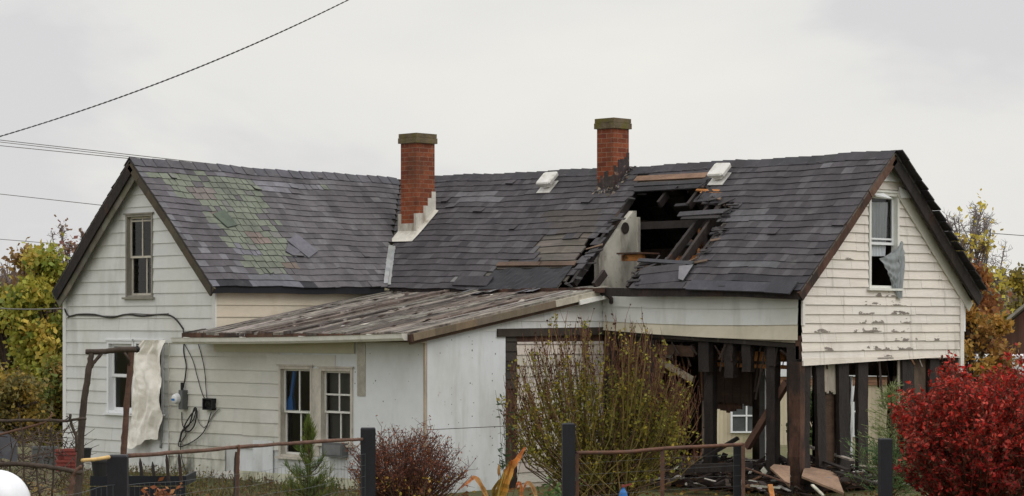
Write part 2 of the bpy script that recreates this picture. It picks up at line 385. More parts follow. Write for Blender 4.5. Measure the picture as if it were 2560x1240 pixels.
# ---------------------------------------------------------------- farmhouse
WA, WB = 2.173, 2.337
TA0, SB1 = -6.075, 10.895
YA, XL, XR, XE, YB, XB, YBB = -5.88, -2.12, 2.02, 6.84, -2.06, 10.69, 2.10
def lerp(a, b, k): return a+(b-a)*k
def zrA(t): k = (t-TA0)/(0-TA0); return lerp(5.19, 5.122, k)-.025*math.sin(math.pi*max(0, min(1, k)))
def zeA(t): return lerp(3.06, 3.085, (t-TA0)/(-WB-TA0))
def zrB(s): k = s/SB1; return lerp(5.122, 5.052, k)-.03*math.sin(math.pi*max(0, min(1, k)))
def zeB(s): k = (s-WA)/(SB1-WA); return lerp(3.085, 2.95, k)-.03*math.sin(2*math.pi*max(0, min(1, k)))
def wav(a, b): return (.008*math.sin(a*2.1+b*5)+.006*math.sin(a*5.3-b*9+1))
def PA(t, v, h=0):
    return Vector((WA*(1-v)+h*.7, t, lerp(zeA(t), zrA(t), v)+h*.71+wav(t, v)))
def PAl(t, v, h=0):
    return Vector((-WA*(1-v)-h*.7, t, lerp(zeA(t), zrA(t), v)+h*.71+wav(t, v)))
def PB(s, v, h=0):
    return Vector((s, -WB*(1-v)-h*.7, lerp(zeB(s), zrB(s), v)+h*.71+wav(s, v)))
def PBb(s, v, h=0):
    return Vector((s, WB*(1-v)+h*.7, lerp(zeB(s), zrB(s), v)+h*.71+wav(s, v)))
def vA(v): return (TA0, -WB*(1-v))
def vAl(v): return (TA0, 0)
def vB(v): return (WA*(1-v), SB1)
def vBb(v): return (-WA, SB1)
def on_roof(P, px, py, u, v):
    for _ in range(30):
        a = proj(P(u, v)); b = proj(P(u+1e-3, v)); c = proj(P(u, v+1e-3))
        j11, j21 = (b[0]-a[0])*1e3, (b[1]-a[1])*1e3; j12, j22 = (c[0]-a[0])*1e3, (c[1]-a[1])*1e3
        dx, dy = px-a[0], py-a[1]; det = j11*j22-j12*j21
        u += (dx*j22-j12*dy)/det; v += (j11*dy-j21*dx)/det
    return u, v
HOLE = [(1588, 474), (1768, 466), (1752, 498), (1792, 508), (1834, 514), (1810, 556), (1794, 600), (1762, 632), (1736, 662), (1606, 664), (1592, 716), (1420, 716), (1444, 686), (1474, 650), (1500, 606), (1548, 540)]
TORN = [(1225, 684), (1262, 657), (1440, 655), (1425, 716), (1225, 716)]
BARE = [(1352, 592), (1470, 588), (1502, 592), (1446, 668), (1340, 668), (1352, 630)]
RAW_STRIP = [(1592, 440), (1756, 435), (1768, 447), (1600, 455)]
GREEN = [(368, 428), (520, 434), (642, 452), (640, 482), (664, 520), (692, 566), (738, 640), (722, 690), (640, 690), (560, 596), (505, 512), (430, 478)]
GREEN2 = [(720, 450), (812, 458), (826, 476), (740, 478)]
PATCHES_A = [([(462, 472), (536, 474), (548, 500), (482, 502)], (120, 112, 107)), ([(622, 578), (668, 588), (664, 612), (634, 606)], (134, 120, 112)), ([(702, 654), (738, 656), (736, 676), (706, 676)], (124, 112, 102)),
    ([(520, 534), (560, 534), (566, 548), (530, 548)], (114, 104, 99)), ([(640, 455), (800, 464), (825, 478), (645, 474)], (122, 120, 124)), ([(585, 610), (655, 625), (655, 640), (590, 640)], (124, 122, 128)), ([(600, 676), (735, 682), (740, 700), (620, 700)], (112, 112, 116))]
PATCHES_B = [([(1145, 483), (1250, 481), (1255, 500), (1150, 502)], (112, 110, 112)), ([(1825, 518), (1925, 518), (1930, 545), (1815, 547)], (98, 96, 98)), ([(1138, 688), (1240, 688), (1235, 704), (1142, 706)], (122, 120, 118)),
    ([(2050, 410), (2148, 410), (2148, 424), (2050, 426)], (104, 102, 104)), ([(1840, 655), (1950, 655), (1950, 670), (1840, 672)], (98, 98, 100)), ([(1925, 712), (1985, 700), (1985, 730), (1925, 730)], (104, 104, 106)), ([(1360, 530), (1500, 520), (1480, 590), (1400, 588)], (84, 78, 74))]
def toneA(px):
    k = rnd(0, 1)
    for poly, c in PATCHES_A:
        if inpoly(px, poly): return jitg(C(*c), .12)
    if inpoly((px[0]+rnd(-14, 14), px[1]+rnd(-5, 5)), GREEN) or inpoly(px, GREEN2): return jitg(C(119, 124, 110) if k < .88 else (C(120, 119, 114) if k < .95 else C(100, 96, 98)), .08)
    if px[1] > 698 and px[0] < 780: return jitg(C(110, 110, 116) if k < .5 else C(52, 52, 56), .1)
    if px[0] < 640: return jitg(C(94, 90, 93) if k < .75 else C(116, 114, 117), .16)
    return jitg(C(98, 94, 96) if k < .74 else C(108, 105, 106) if k < .93 else C(84, 81, 83), .10)
def toneB(px):
    k = rnd(0, 1)
    for poly, c in PATCHES_B:
        if inpoly(px, poly): return jitg(C(*c), .1)
    if inpoly(px, BARE): return jitg(C(118, 114, 104), .15)
    if px[0] > 1780 and px[1] > 690: return jitg(C(62, 60, 64), .2)
    return jitg(C(78, 74, 77) if k < .72 else C(89, 86, 88) if k < .92 else C(66, 63, 66), .11)
def shingles(mb, P, rngv, n, tabw, tone, skip, lift=.006):
    for i in range(n):
        v0, v1 = i/n-.004, min(1.0, (i+1)/n+.18/n); lo0, hi0 = rngv(max(0, v0)); lo1, hi1 = rngv(min(1, v1))
        u = min(lo0, lo1)-rnd(0, tabw); run = 0; dip = 0
        while u < max(hi0, hi1):
            w = tabw*rnd(.55, 1.35); a, b = u, u+w; u = b
            a0, b0, a1, b1 = max(a, lo0), min(b, hi0), max(a, lo1), min(b, hi1)
            if b0-a0 < .01: continue
            if b1 < a1: a1 = b1 = max(lo1, min(hi1, (a1+b1)/2))
            c = proj(P((a0+b0)/2, (v0+v1)/2)); sk = skip(c, i)
            if sk: continue
            if rnd(0, 1) < .25: dip = rnd(-.0035, .0035)
            j0 = dip+rnd(-.0018, .0018); j1 = dip+rnd(-.0018, .0018)
            if P is PA and (inpoly(c, GREEN) or inpoly(c, GREEN2)): j0 += rnd(-.006, .006); j1 += rnd(-.006, .006); b0 -= .012; b1 -= .012; dip *= .5
            h = .017+rnd(0, lift)+(rnd(0, .03) if rnd(0, 1) < .02 else 0); t = tone(c)
            p = [P(a0, v0+j0, h), P(b0, v0+j1, h), P(b1, v1, .006), P(a1, v1, .006)]
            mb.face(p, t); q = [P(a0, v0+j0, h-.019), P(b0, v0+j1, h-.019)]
            mb.face((q[0], q[1], p[1], p[0]), shade(t, .45)); mb.face((q[0], p[0], p[3]), shade(t, .7)); mb.face((q[1], p[2], p[1]), shade(t, .7))  # front lip darkened to paint the shadow line under each course, over dark asphalt edge
def boards(mb, P, rngv, n, skip, tone, th=.022, h0=-.026, seg=.5):
    for i in range(n):
        v0, v1 = i/n, (i+1)/n-.008; lo0, hi0 = rngv(v0); lo1, hi1 = rngv(v1); u = min(lo0, lo1); off = rnd(0, .3)
        while u < max(hi0, hi1):
            a, b = u, u+seg*rnd(.5, 1.2); u = b
            a0, b0, a1, b1 = max(a, lo0), min(b, hi0), max(a, lo1), min(b, hi1)
            if b0-a0 < .01: continue
            if b1 < a1: a1 = b1 = max(lo1, min(hi1, (a1+b1)/2))
            if skip(proj(P((a0+b0)/2, (v0+v1)/2)), i): continue
            mb.hexa([P(a0, v0, h0), P(b0, v0, h0), P(b1, v1, h0), P(a1, v1, h0), P(a0, v0, h0+th), P(b0, v0, h0+th), P(b1, v1, h0+th), P(a1, v1, h0+th)], jit(tone, .15))
nosk = lambda c, i: False
house = root('farmhouse', (4.3, -2, 0), 'white L-shaped farmhouse with a burnt corner and a hole in its dark shingle roof', 'house')

# --- roofs
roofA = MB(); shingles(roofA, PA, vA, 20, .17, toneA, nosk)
roofA = roofA.build('roof', 'shingle', house); roofA['label'] = 'lighter grey shingle slope with patches of old green shingles showing'
b = MB(); boards(b, PA, vA, 14, nosk, (.3, .3, .3)); b.build('roof_boards', 'deck_board', roofA)
def skipB(c, i):
    q = (c[0]+rnd(-9, 9), c[1]+rnd(-3, 3))
    return inpoly(q, HOLE) or inpoly(q, TORN) or inpoly(c, BARE) or inpoly(c, RAW_STRIP)
def skipBd(c, i): return any(inpoly((c[0]+d, c[1]), HOLE) for d in (0, 16, 30, -12))
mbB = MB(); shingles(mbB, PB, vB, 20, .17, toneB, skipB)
roofB = mbB.build('roof', 'shingle', house); roofB['label'] = 'dark charcoal shingle slope with a big ragged hole'
b = MB(); boards(b, PB, vB, 17, skipBd, (.9, .88, .86), seg=.28); b.build('roof_boards', 'deck_board', roofB)
for P_, v_, lab in ((PAl, vAl, 'hidden left slope of the left wing'), (PBb, vBb, 'rear slope of the burnt wing')):
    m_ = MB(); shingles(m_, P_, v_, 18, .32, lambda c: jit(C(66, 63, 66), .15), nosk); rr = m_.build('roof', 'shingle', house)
    b = MB(); boards(b, P_, v_, 14, nosk, (.55, .55, .55)); b.build('roof_boards', 'deck_board', rr)
# ridge caps
def ridge_cap(mb, axis, a, b, zf, tone):
    u = a
    while u < b-.02:
        e = min(b, u+.27*rnd(.9, 1.1)); t = jit(tone, .12); z0, z1 = zf(u)+.030+rnd(0, .008), zf(e)+.022
        w = .15
        for sg in (-1, 1):
            if axis == 'y': q = [(0, u, z0), (0, e, z1), (sg*w, e, z1-w*.93), (sg*w, u, z0-w*.93)]
            else: q = [(u, 0, z0), (e, 0, z1), (e, sg*w, z1-w*.9), (u, sg*w, z0-w*.9)]
            mb.face(q, t); mb.face([(q[0][0], q[0][1], q[0][2]-.02), q[0], q[3], (q[3][0], q[3][1], q[3][2]-.02)], shade(t, .6))
        u = e-.012
m_ = MB(); ridge_cap(m_, 'y', TA0-.01, -.1, lambda t: zrA(t)+wav(t, 1), C(92, 90, 94)); m_.build('ridge_cap', 'shingle', roofA)
m_ = MB(); ridge_cap(m_, 'x', 0.1, SB1+.01, lambda s: zrB(s)+wav(s, 1), C(72, 70, 73)); m_.build('ridge_cap', 'shingle', roofB)
# valley flashing
m_ = MB()
for i in range(10):
    v0, v1 = .02+i*.034, .02+(i+1)*.034
    for P, sg in ((PA, 0), (PB, 1)):
        w0, w1 = .10+rnd(0, .02), .10
        e = vA if sg == 0 else vB
        if sg == 0: q = [P(e(v0)[1], v0, .026), P(e(v1)[1], v1, .026), P(e(v1)[1]-w1, v1, .026), P(e(v0)[1]-w0, v0, .026)]
        else: q = [P(e(v0)[0], v0, .026), P(e(v1)[0], v1, .026), P(e(v1)[0]+w1, v1, .026), P(e(v0)[0]+w0, v0, .026)]
        m_.face(q, jit((1, 1, 1), .15))
m_.build('valley_flashing', 'galv', roofA)
# eave edges (dark drip boards), rake boards with soffits
def eave_board(P, a, b, n, m, parent, h=.11, tone=(1, 1, 1), skip=None):
    mb = MB()
    for i in range(n):
        u0, u1 = lerp(a, b, i/n), lerp(a, b, (i+1)/n); p, q = P(u0, 0.0, -.03), P(u1, 0.0, -.03)
        if skip and skip(u0): continue
        mb.beam((p.x, p.y, p.z-h/2+.02), (q.x, q.y, q.z-h/2+.02), .03, h, tone=jit(tone, .2))
    return mb.build('fascia', m, parent)
eave_board(PA, TA0, -WB-.05, 10, 'black_paint', roofA); eave_board(PAl, TA0, WB, 10, 'black_paint', house)
eave_board(PB, WA+.05, SB1-.02, 16, 'charred', roofB, .13); eave_board(PBb, -WA, SB1, 12, 'charred', house)
def rake(P, u, du, n, m, parent, h=.16, th=.035, tone=(1, 1, 1), v0=0.0, v1=1.0, drop=0, lab=None):
    mb = MB()
    for i in range(n):
        a, b = lerp(v0, v1, i/n), lerp(v0, v1, (i+1)/n); p, q = P(u+du, a, -.01), P(u+du, b, -.01)
        up = (0, 0, 1)
        mb.beam((p.x, p.y, p.z-h*.55-drop+rnd(-.004, .004)), (q.x, q.y, q.z-h*.55-drop+rnd(-.004, .004)), th, h, up=up, tone=jit(tone, .22))
    o = mb.build('rake_board', m, parent)
    if lab: o['label'] = lab
    return o
rake(PA, TA0, .02, 9, 'grey_trim', house, .16, tone=C(150, 140, 128)); rake(PAl, TA0, .02, 9, 'charred', house, .2, tone=(.9, .9, .9))
rake(PAl, TA0, .055, 12, 'grey_trim', house, .3, .02, tone=C(200, 198, 190), drop=.03)
rake(PB, SB1, -.02, 9, 'charred_brown', house, .15, v1=.72); rake(PB, SB1, -.02, 4, 'bark_red', house, .15, v0=.725, lab='rust-coloured stretch of the rake board near the peak')
rake(PBb, SB1, -.02, 10, 'charred', house, .2); 
mb = MB()                                   # torn shingle edge sticking up beyond the far rake
for i in range(14):
    v = 1-i*.07; p = PBb(SB1, v, .03); q = PBb(SB1, max(0, v-.075), .03+rnd(0, .05))
    mb.beam(p, q, .22, .02, up=(0, .7, .7), tone=jit(C(60, 57, 58), .2))
mb.build('torn_edge', 'shingle', house)
# soffit under the two rear rakes (they are seen from below)
for P_, u0, u1, tn in ((PAl, TA0+.04, YA-.02, C(150, 150, 142)), (PBb, XB+.02, SB1-.06, C(120, 118, 112))):
    mb = MB()
    for i in range(8):
        a, b = i/8, (i+1)/8-.004
        mb.hexa([P_(u0, a, -.06), P_(u1, a, -.06), P_(u1, b, -.06), P_(u0, b, -.06), P_(u0, a, -.045), P_(u1, a, -.045), P_(u1, b, -.045), P_(u0, b, -.045)], jit((1, 1, 1), .12))
    mb.build('soffit', 'grey_trim', house)
# bare wood strip, tar paper, raw lath and slipped layers round the hole
rp = lambda px, py, u=8, v=.5: on_roof(PB, px, py, u, v)
def roof_plank(mb, a, b, w, th, h, tone=(1, 1, 1)):
    (u0, v0), (u1, v1) = rp(*a), rp(*b); mb.beam(PB(u0, v0, h), PB(u1, v1, h), w, th, up=(0, -.69, .72), tone=tone)
mb = MB(); roof_plank(mb, (1590, 449), (1768, 440), .12, .02, .018); mb.t = [(2.0, 1.9, 1.8)]*len(mb.t); o = mb.build('bare_board', 'brown_board', roofB); o['label'] = 'bare tan board just right of the rear chimney'
mb = MB(); roof_plank(mb, (1246, 664), (1352, 663), .09, .025, .03); roof_plank(mb, (1345, 662), (1440, 661), .09, .02, .02); mb.build('bare_board', 'brown_board', roofB)
mb = MB()
(u0, v0), (u1, v1) = rp(1228, 690), rp(1418, 690)
mb.grid(lambda a, b: PB(lerp(u0, u1, a), lerp(0.0, .165, b), .02+.02*math.sin(a*17+b*4)*b+rnd(0, .012)), 26, 6, (1, 1, 1)); o = mb.build('tar_paper', 'black_paint', roofB)
mb = MB()
for (a, b, w, h, tn) in (((1700, 542), (1830, 533), .10, .05, C(84, 82, 84)), ((1706, 549), (1800, 546), .06, .03, C(66, 62, 62)), ((1738, 503), (1775, 500), .1, .02, C(70, 68, 70)), ((1684, 508), (1718, 505), .06, -.05, C(60, 58, 58)), ((1676, 590), (1712, 586), .07, -.2, C(96, 92, 90)), ((1600, 656), (1736, 664), .07, .05, C(76, 76, 80)), ((1590, 478), (1765, 468), .10, .03, C(58, 56, 58)), ((1590, 466), (1768, 457), .08, .03, C(70, 68, 70)), ((1770, 578), (1800, 572), .05, -.06, C(66, 64, 66)), ((1776, 566), (1806, 560), .05, -.06, C(64, 62, 64))):
    mb = MB(); roof_plank(mb, a, b, w, .022, h, tn); mb.build('loose_batten', 'shingle', roofB)
mb = MB(); roof_plank(mb, (1752, 480), (1826, 486), .05, .03, -.01); roof_plank(mb, (1742, 476), (1800, 478), .04, .02, .01); o = mb.build('broken_lath', 'raw_wood', roofB); o['label'] = 'splintered orange lath at the upper right of the hole'
# slipped shingles over the eave
mb = MB()
for (a, b, w, hh) in (((1600, 700), (1712, 690), .30, .03), ((1604, 684), (1716, 672), .16, .045), ((1724, 716), (1925, 722), .2, .03), ((1142, 706), (1228, 708), .22, .04), ((1600, 716), (1712, 716), .14, .02), ((1925, 722), (1988, 726), .26, .05)):
    mb = MB(); roof_plank(mb, a, b, w, .02, hh, jit(C(74, 72, 76), .15)); mb.build('slipped_shingle', 'shingle', roofB)
mb = MB(); 
for pts in ([(1702, 672), (1738, 668), (1712, 708), (1700, 704)],):
    q = [PB(*rp(*p), .06) for p in pts]; mb.face(q, C(130, 128, 130)); mb.face([v+Vector((0, .02, -.02)) for v in reversed(q)], C(60, 60, 60))
mb.build('torn_flap', 'shingle', roofB)
mb = MB()
for (pts, tn) in (([(740, 588), (792, 632), (770, 648), (716, 606)], (112, 110, 116)), ([(718, 612), (748, 632), (738, 646), (712, 632)], (104, 102, 108)), ([(530, 538), (558, 528), (592, 566), (566, 572)], (92, 100, 88))):
    q = [PA(*on_roof(PA, p[0], p[1], -3, .5), .035+.01*(i % 2)) for i, p in enumerate(pts)]; e_ = Vector((.02, 0, .02)); mb = MB(); mb.hexa([v-e_ for v in q]+q, C(*tn)); o = mb.build('loose_shingle', 'shingle', roofA)
    if tn[0] == 112: o['label'] = 'loose grey shingle strip lying askew on the left slope'
# rafters: in the hole and under the slope
k = 0
for (a, b) in (((1690, 662), (1792, 512)), ((1370, 715), (1545, 455)), ((1480, 705), (1506, 672)), ((1565, 712), (1598, 660)), ((1642, 502), (1662, 476)), ((1716, 506), (1745, 470)), ((1770, 540), (1800, 500))):
    (u0, v0), (u1, v1) = rp(*a), rp(*b); mb = MB(); h = -.085
    mb.beam(PB(u0, v0, h), PB((u0+u1)/2, v1, h), .055, .12, up=(0, -.69, .72), tone=jit((1.3, 1.25, 1.25), .2)); mb.build('rafter', 'charred', roofB)
for s in (7.9, 8.5, 9.1, 9.7, 10.3):
    mb = MB(); mb.beam(PB(s, .04, -.09), PB(s, .97, -.09), .055, .12, up=(0, -.69, .72)); mb.build('rafter', 'charred', roofB)
mb = MB()
for i in range(16):
    s = 2.6+i*.55; mb = MB(); mb.beam(PBb(s, .02, -.09), PBb(s, .97, -.09), .055, .12, up=(0, .69, .72)); mb.build('rafter', 'charred', roofB)

# --- chimneys
def chimney(px, py_base, w, d, ztop, smoke, uv):
    s, v = on_roof(PB, px, py_base, uv[0], uv[1]); x1 = s; c = PB(s, v)
    x0, y0 = c.x-w, c.y            # front edge seen at px is the front right corner
    mb = MB(); z0 = 2.6 if not smoke else 2.3
    def fc(a, b):
        L_ = math.hypot(b[0]-a[0], b[1]-a[1]); n = 24
        for i in range(n):
            za, zb = lerp(z0, ztop, i/n), lerp(z0, ztop, (i+1)/n)
            k = max(0, min(1, (za-(ztop-.9))/.9)); t = (1-.12*k, 1-.06*k, 1)
            mb.face(((*a, za), (*b, za), (*b, zb), (*a, zb)), t, [(uo, za), (uo+L_, za), (uo+L_, zb), (uo, zb)])
    uo = 0; x1_, y1 = x0+w, y0+d
    fc((x0, y0), (x1_, y0)); uo = w+.05; fc((x1_, y0), (x1_, y1)); uo = 0; fc((x1_, y1), (x0, y1)); fc((x0, y1), (x0, y0))
    o = mb.build('chimney', 'brick', house)
    cap = MB(); e = .035; cap.box((x0-e, y0-e, ztop-.02), (x1_+e, y1+e, ztop+.075)); cap.box((x0-e+.008, y0-e+.008, ztop+.079), (x1_+e-.008, y1+e-.008, ztop+.15)); cap.box((x0+.1, y0+.1, ztop+.15), (x1_-.1, y1-.1, ztop+.155), (.2, .2, .2))
    cap.build('chimney_cap', 'moss_cap', o); return o, x0, y0, x1_, y1, c.z
def make_chimney(px, py_base, w, d, pytop, smoke, uv, lab):
    s, v = on_roof(PB, px, py_base, uv[0], uv[1]); c = PB(s, v); D = dep(c.x, c.y)
    r = chimney(px, py_base, w, d, HC+(HZ-pytop)*D/FP-.15, smoke, uv); r[0]['label'] = lab; return r
ch1, x0, y0, x1, y1, zc = make_chimney(1041, 585, .40, .44, 332, False, (1.5, .5), 'taller brick chimney standing in the roof valley, white stepped flashing')
fl = MB()
def zroofB(x, y): return lerp(zeB(x), zrB(x), 1+y/WB)
e = .012
fl.box((x0-.06, y0-e, zc-.25), (x1+e, y0+.002, zc+.19)); fl.box((x0-.06, y0-e-.002, zc-.2), (x0+.02, y0+.004, zc+.36)); fl.box((x1-.05, y0-e-.003, zc-.2), (x1+e+.002, y0+.05, zc+.36))
for (a, b, h) in ((.05, .16, .26), (.16, .27, .3), (.27, .36, .34), (.36, .455, .38)):
    zz = zroofB(x1, y0+a); fl.box((x1-.002, y0+a, zz-.2), (x1+e, y0+b+.002, zz+h+.06))
fl.face([(x0-.08, y0-.2, zroofB(x0, y0-.2)+.035), (x1+.1, y0-.2, zroofB(x1, y0-.2)+.035), (x1+.03, y0-.012, zroofB(x1, y0)+.05), (x0-.06, y0-.012, zroofB(x0, y0)+.05)])
fl.face([(x1+.1, y0-.2, zroofB(x1, y0-.2)+.036), (x1+.12, y0-.02, zroofB(x1, y0-.02)+.04), (x1+.1, y1, zroofB(x1, y1)+.04), (x1+.012, y1, zroofB(x1, y1)+.06), (x1+.012, y0, zroofB(x1, y0)+.06)])
fl.build('flashing', 'flashing', ch1)
ch2, x0, y0, x1, y1, zc = make_chimney(1534, 473, .37, .38, 294, True, (6, .8), 'shorter brick chimney on the ridge with sooty base beside the hole')
fl = MB()
for i in range(9):
    a = x0+(x1-x0)*i/9; fl.box((a, y0-.008, zc-.15), (a+.046, y0+.002, zc+.2+rnd(-.1, .12)), jit((1, 1, 1), .3))
for i in range(7):
    a = y0+(y1-y0)*i/7; zz = zroofB(x1, a); fl.box((x1-.002, a, zz-.1), (x1+.009, a+.056, zz+.34+rnd(-.06, .1)), jit((1, .9, .9), .3))
fl.build('flashing', 'soot_metal', ch2)
fl = MB()
for i in range(60):
    a = rnd(-.2, .42); pt = Vector((x1+rnd(.0, .16), y0+a, 0)) if rnd(0, 1) < .7 else Vector((rnd(x0, x1), y0-rnd(0, .12), 0))
    pt.z = zroofB(pt.x, pt.y)+.03; fl.leaf(pt, rnd(.04, .10), jit(C(138, 128, 118) if rnd(0, 1) < .5 else C(62, 56, 54), .3), d=(rnd(-1, 1), rnd(.2, 1), rnd(.3, 1)), asp=.8)
o = fl.build('broken_mortar', 'rubble', ch2); o['kind'] = 'stuff'
# --- roof vents
for (px, py, uv, lab) in ((1370, 470, (5, .9), 'white roof vent left of the shorter chimney'), (1800, 450, (8, .9), 'white roof vent right of the shorter chimney')):
    s, v = on_roof(PB, px, py, *uv); c = PB(s, v); k = root('roof_vent', (0, 0, 0), None, None); k.parent = house; k.location = (-4.3, 2, 0); k['label'] = lab
    mb = MB(); mb.hexa([PB(s-.15, v-.05, .02), PB(s+.15, v-.05, .02), PB(s+.15, v+.05, .02), PB(s-.15, v+.05, .02), PB(s-.15, v-.05, .03), PB(s+.15, v-.05, .03), PB(s+.15, v+.05, .03), PB(s-.15, v+.05, .03)])
    mb.beam(PB(s, v, .02), PB(s, v+.02, .11), .13, .16); mb.build('vent_base', 'vent_white', k)
    mb = MB(); q = .17; zc_ = .13
    ring = lambda r, h: [PB(s+sx*r*1.0, v+.03+sy*r/3.1, h) for sx, sy in ((-1, -.82), (-.82, -1), (.82, -1), (1, -.82), (1, .82), (.82, 1), (-.82, 1), (-1, .82))]
    r0, r1, r2 = ring(.155, zc_-.03), ring(.16, zc_+.02), ring(.14, zc_+.04)
    for A, B_ in ((r0, r1), (r1, r2)):
        for i in range(8): mb.face((A[i], A[(i+1) % 8], B_[(i+1) % 8], B_[i]))
    mb.face(r2); mb.face(list(reversed(r0)), (.7, .7, .7)); mb.build('vent_hood', 'vent_white', k)
# --- walls
wA = Wall('y', YA, -1); wB = Wall('y', YB, -1); wE = Wall('x', XE, 1); wG = Wall('x', XB, 1); wS = Wall('x', XR, 1)
def slopeA(z): k = (z-3.06)/(5.19-3.06); return (XL, XR) if k <= 0.0 else (max(XL, -WA*(1-k)+.05), min(XR, WA*(1-k)-.05))
def edgeG(z): k = (z-2.95)/(5.05-2.95); return (YB, YBB) if k <= .02 else (max(YB, -WB*(1-k)+.05), min(YBB, WB*(1-k)-.05))
def hole(w, x0, y0, x1, y1): a = w.px(x0, y1); b = w.px(x1, y0); return (a[0], b[0], a[1], b[1])
hAu = hole(wA, 317, 534, 384, 743); hAl = hole(wA, 270, 851, 412, 1032)
def flat(a, b): return lambda z: (a, b)
uS = wA.px(424, 1000)[0]
Z9 = .12+.2035*10
mb = MB(); lap(mb, wA, lambda z: (XL, uS) if z < Z9-.01 else slopeA(z), 0.12, 5.08, .2035, [hAu, hAl], tone=C(240, 241, 240)); wall = mb.build('siding', 'siding', house); wall['label'] = 'pale grey-white wide siding on the left gable'
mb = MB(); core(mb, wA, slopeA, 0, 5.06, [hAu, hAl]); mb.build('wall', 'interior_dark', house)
for q in ((XL-.02, XL+.07, 0, .028, .1, 3.02), (XR-.07, XR+.02, 0, .028, 2.3, 3.0)): mb = MB(); wA.box(mb, *q); mb.build('corner_trim', 'siding', house)
def zlean(y): return lerp(2.33, 3.0, (y-YA)/(YB-YA))
hWl = hole(wA, 700, 915, 783, 1140); hWr = hole(wA, 801, 920, 884, 1108)
uW0 = hWl[0]; uP = wA.px(700, 1000)[0]; zsk = wA.px(640, 1122)[1]
mb = MB(); lap(mb, wA, flat(uS+.01, uP-.01), .12+2*.2035, Z9-.001, .2035, [hWl], tone=C(248, 248, 246), wob=.006); wA.box(mb, uS-.01, uS+.012, .0, .024, .12, Z9, C(240, 240, 238)); lap(mb, wA, flat(uS+.01, XR+.25), .12, .12+2*.2035, .2035, (), tone=C(244, 244, 238)); o = mb.build('siding', 'siding_dirty', house); o['label'] = 'mildew-stained siding between the meter and the paired windows'
mb = MB(); core(mb, wA, flat(XR, XE-.0), 0.0, 2.34, [hWl, hWr], n1=-.006); mb.build('wall', 'plywood', house)
mb = MB(); core(mb, wA, flat(uP, XE-.02), 0.3, 2.3, [hWl, hWr], -.004, .008, 9); core(mb, wA, flat(uP-.62, uP-.14), 0.16, .66, (), .02, .03, 9)
o = mb.build('wall_panel', 'plywood', house); o['label'] = 'flat pale panel right of the paired windows'
mb = MB(); wA.box(mb, XR-.0, uP+1.75, .026, .042, *[wA.px(700, q)[1] for q in (881, 853)], tone=C(238, 236, 214)); wA.box(mb, uP-.3, uP+1.3, .009, .02, *[wA.px(700, q)[1] for q in (913, 886)]); mb.build('trim_board', 'siding_dirty', house)
mb = MB(); a, b = wA.px(895, 990), wA.px(915, 850); wA.box(mb, a[0], b[0], .01, .018, a[1], b[1]); mb.build('tin_strip', 'metal_patch', house)
mb = MB()
for i in range(24):
    u = lerp(XR+.6, XE-.2, i/24); mb.face((wA.p(u, .035, 0), wA.p(u+.19, .035, 0), wA.p(u+.19, .03, .17+rnd(0, .01)), wA.p(u, .03, .17)), jit(C(240, 240, 220), .05))
wA.box(mb, XL, XE, -.12, .02, -.1, .14); mb.build('foundation', 'siding_dirty', house)
for px_ in (571, 627, 683):
    a = wA.px(px_-6, 1212); b = wA.px(px_+6, 1199); mb = MB(); wA.box(mb, a[0], b[0], .03, .045, a[1], b[1]); mb.build('foundation_vent', 'bark_red', house)
mb = MB(); wA.box(mb, XE-.02, XE+.014, -.02, .018, .1, 2.4, C(226, 214, 204)); mb.build('corner_trim', 'old_trim', house)
# lean-to side wall
mb = MB(); lap(mb, wE, lambda z: (max(YA, YA+(z-2.36)/(3.0-2.36)*(YB-YA)), YB-.0), 2.36, 2.98, .15, (), tone=C(248, 248, 246)); o = mb.build('siding', 'siding', house)
pE = [wE.px(x, 900)[0] for x in (1262, 1290, 1500)]
mb = MB(); core(mb, wE, flat(YA, YB), 0, 2.36, (), -.1, -.004, 9); mb.build('wall', 'charred_brown', house)
mb = MB(); core(mb, wE, flat(YA+.03, pE[0]), -.15, 2.37, (), 0, .014, 9)
o = mb.build('wall_panel', 'plywood', house); o['label'] = 'large white plywood sheet on the lean-to side wall'
zz = wE.px(1160, 1070)[1]; mb = MB(); wE.box(mb, YA+.03, pE[0], .014, .0155, zz-.004, zz+.004, C(110, 100, 90)); mb.build('panel_seam', 'grey_trim', house)
mb = MB(); wE.beam(mb, wE.px(1240, 832), (YB, 2.36), .12, .03, .03, C(120, 110, 105)); lap(mb, wE, flat(pE[0]+.01, pE[1]), 1.5, 2.32, .14, (), tone=C(110, 104, 100), wob=.008); o = mb.build('old_clapboard', 'grey_trim', house)
mb = MB(); lap(mb, wE, flat(pE[1]+.01, YB), -.08, 2.2, .16, (), tone=C(226, 222, 216), wob=.01, jt=.12); o = mb.build('siding', 'clapboard', house); o['label'] = 'old cream boards laid bare behind the tall shrub'
# right side of the left wing, over the lean-to roof
mb = MB(); lap(mb, wS, flat(YA, -.5), 2.2, 3.02, .19, (), tone=C(252, 246, 236)); mb.build('siding', 'siding_cream', house)
mb = MB(); core(mb, wS, flat(YA, -.5), 2.0, 3.02, (), -.1, -.004, 9); core(mb, Wall('x', XL, -1), flat(YA, YBB), 0, 3.02, (), -.1, 0, 9); mb.build('wall', 'siding', house)
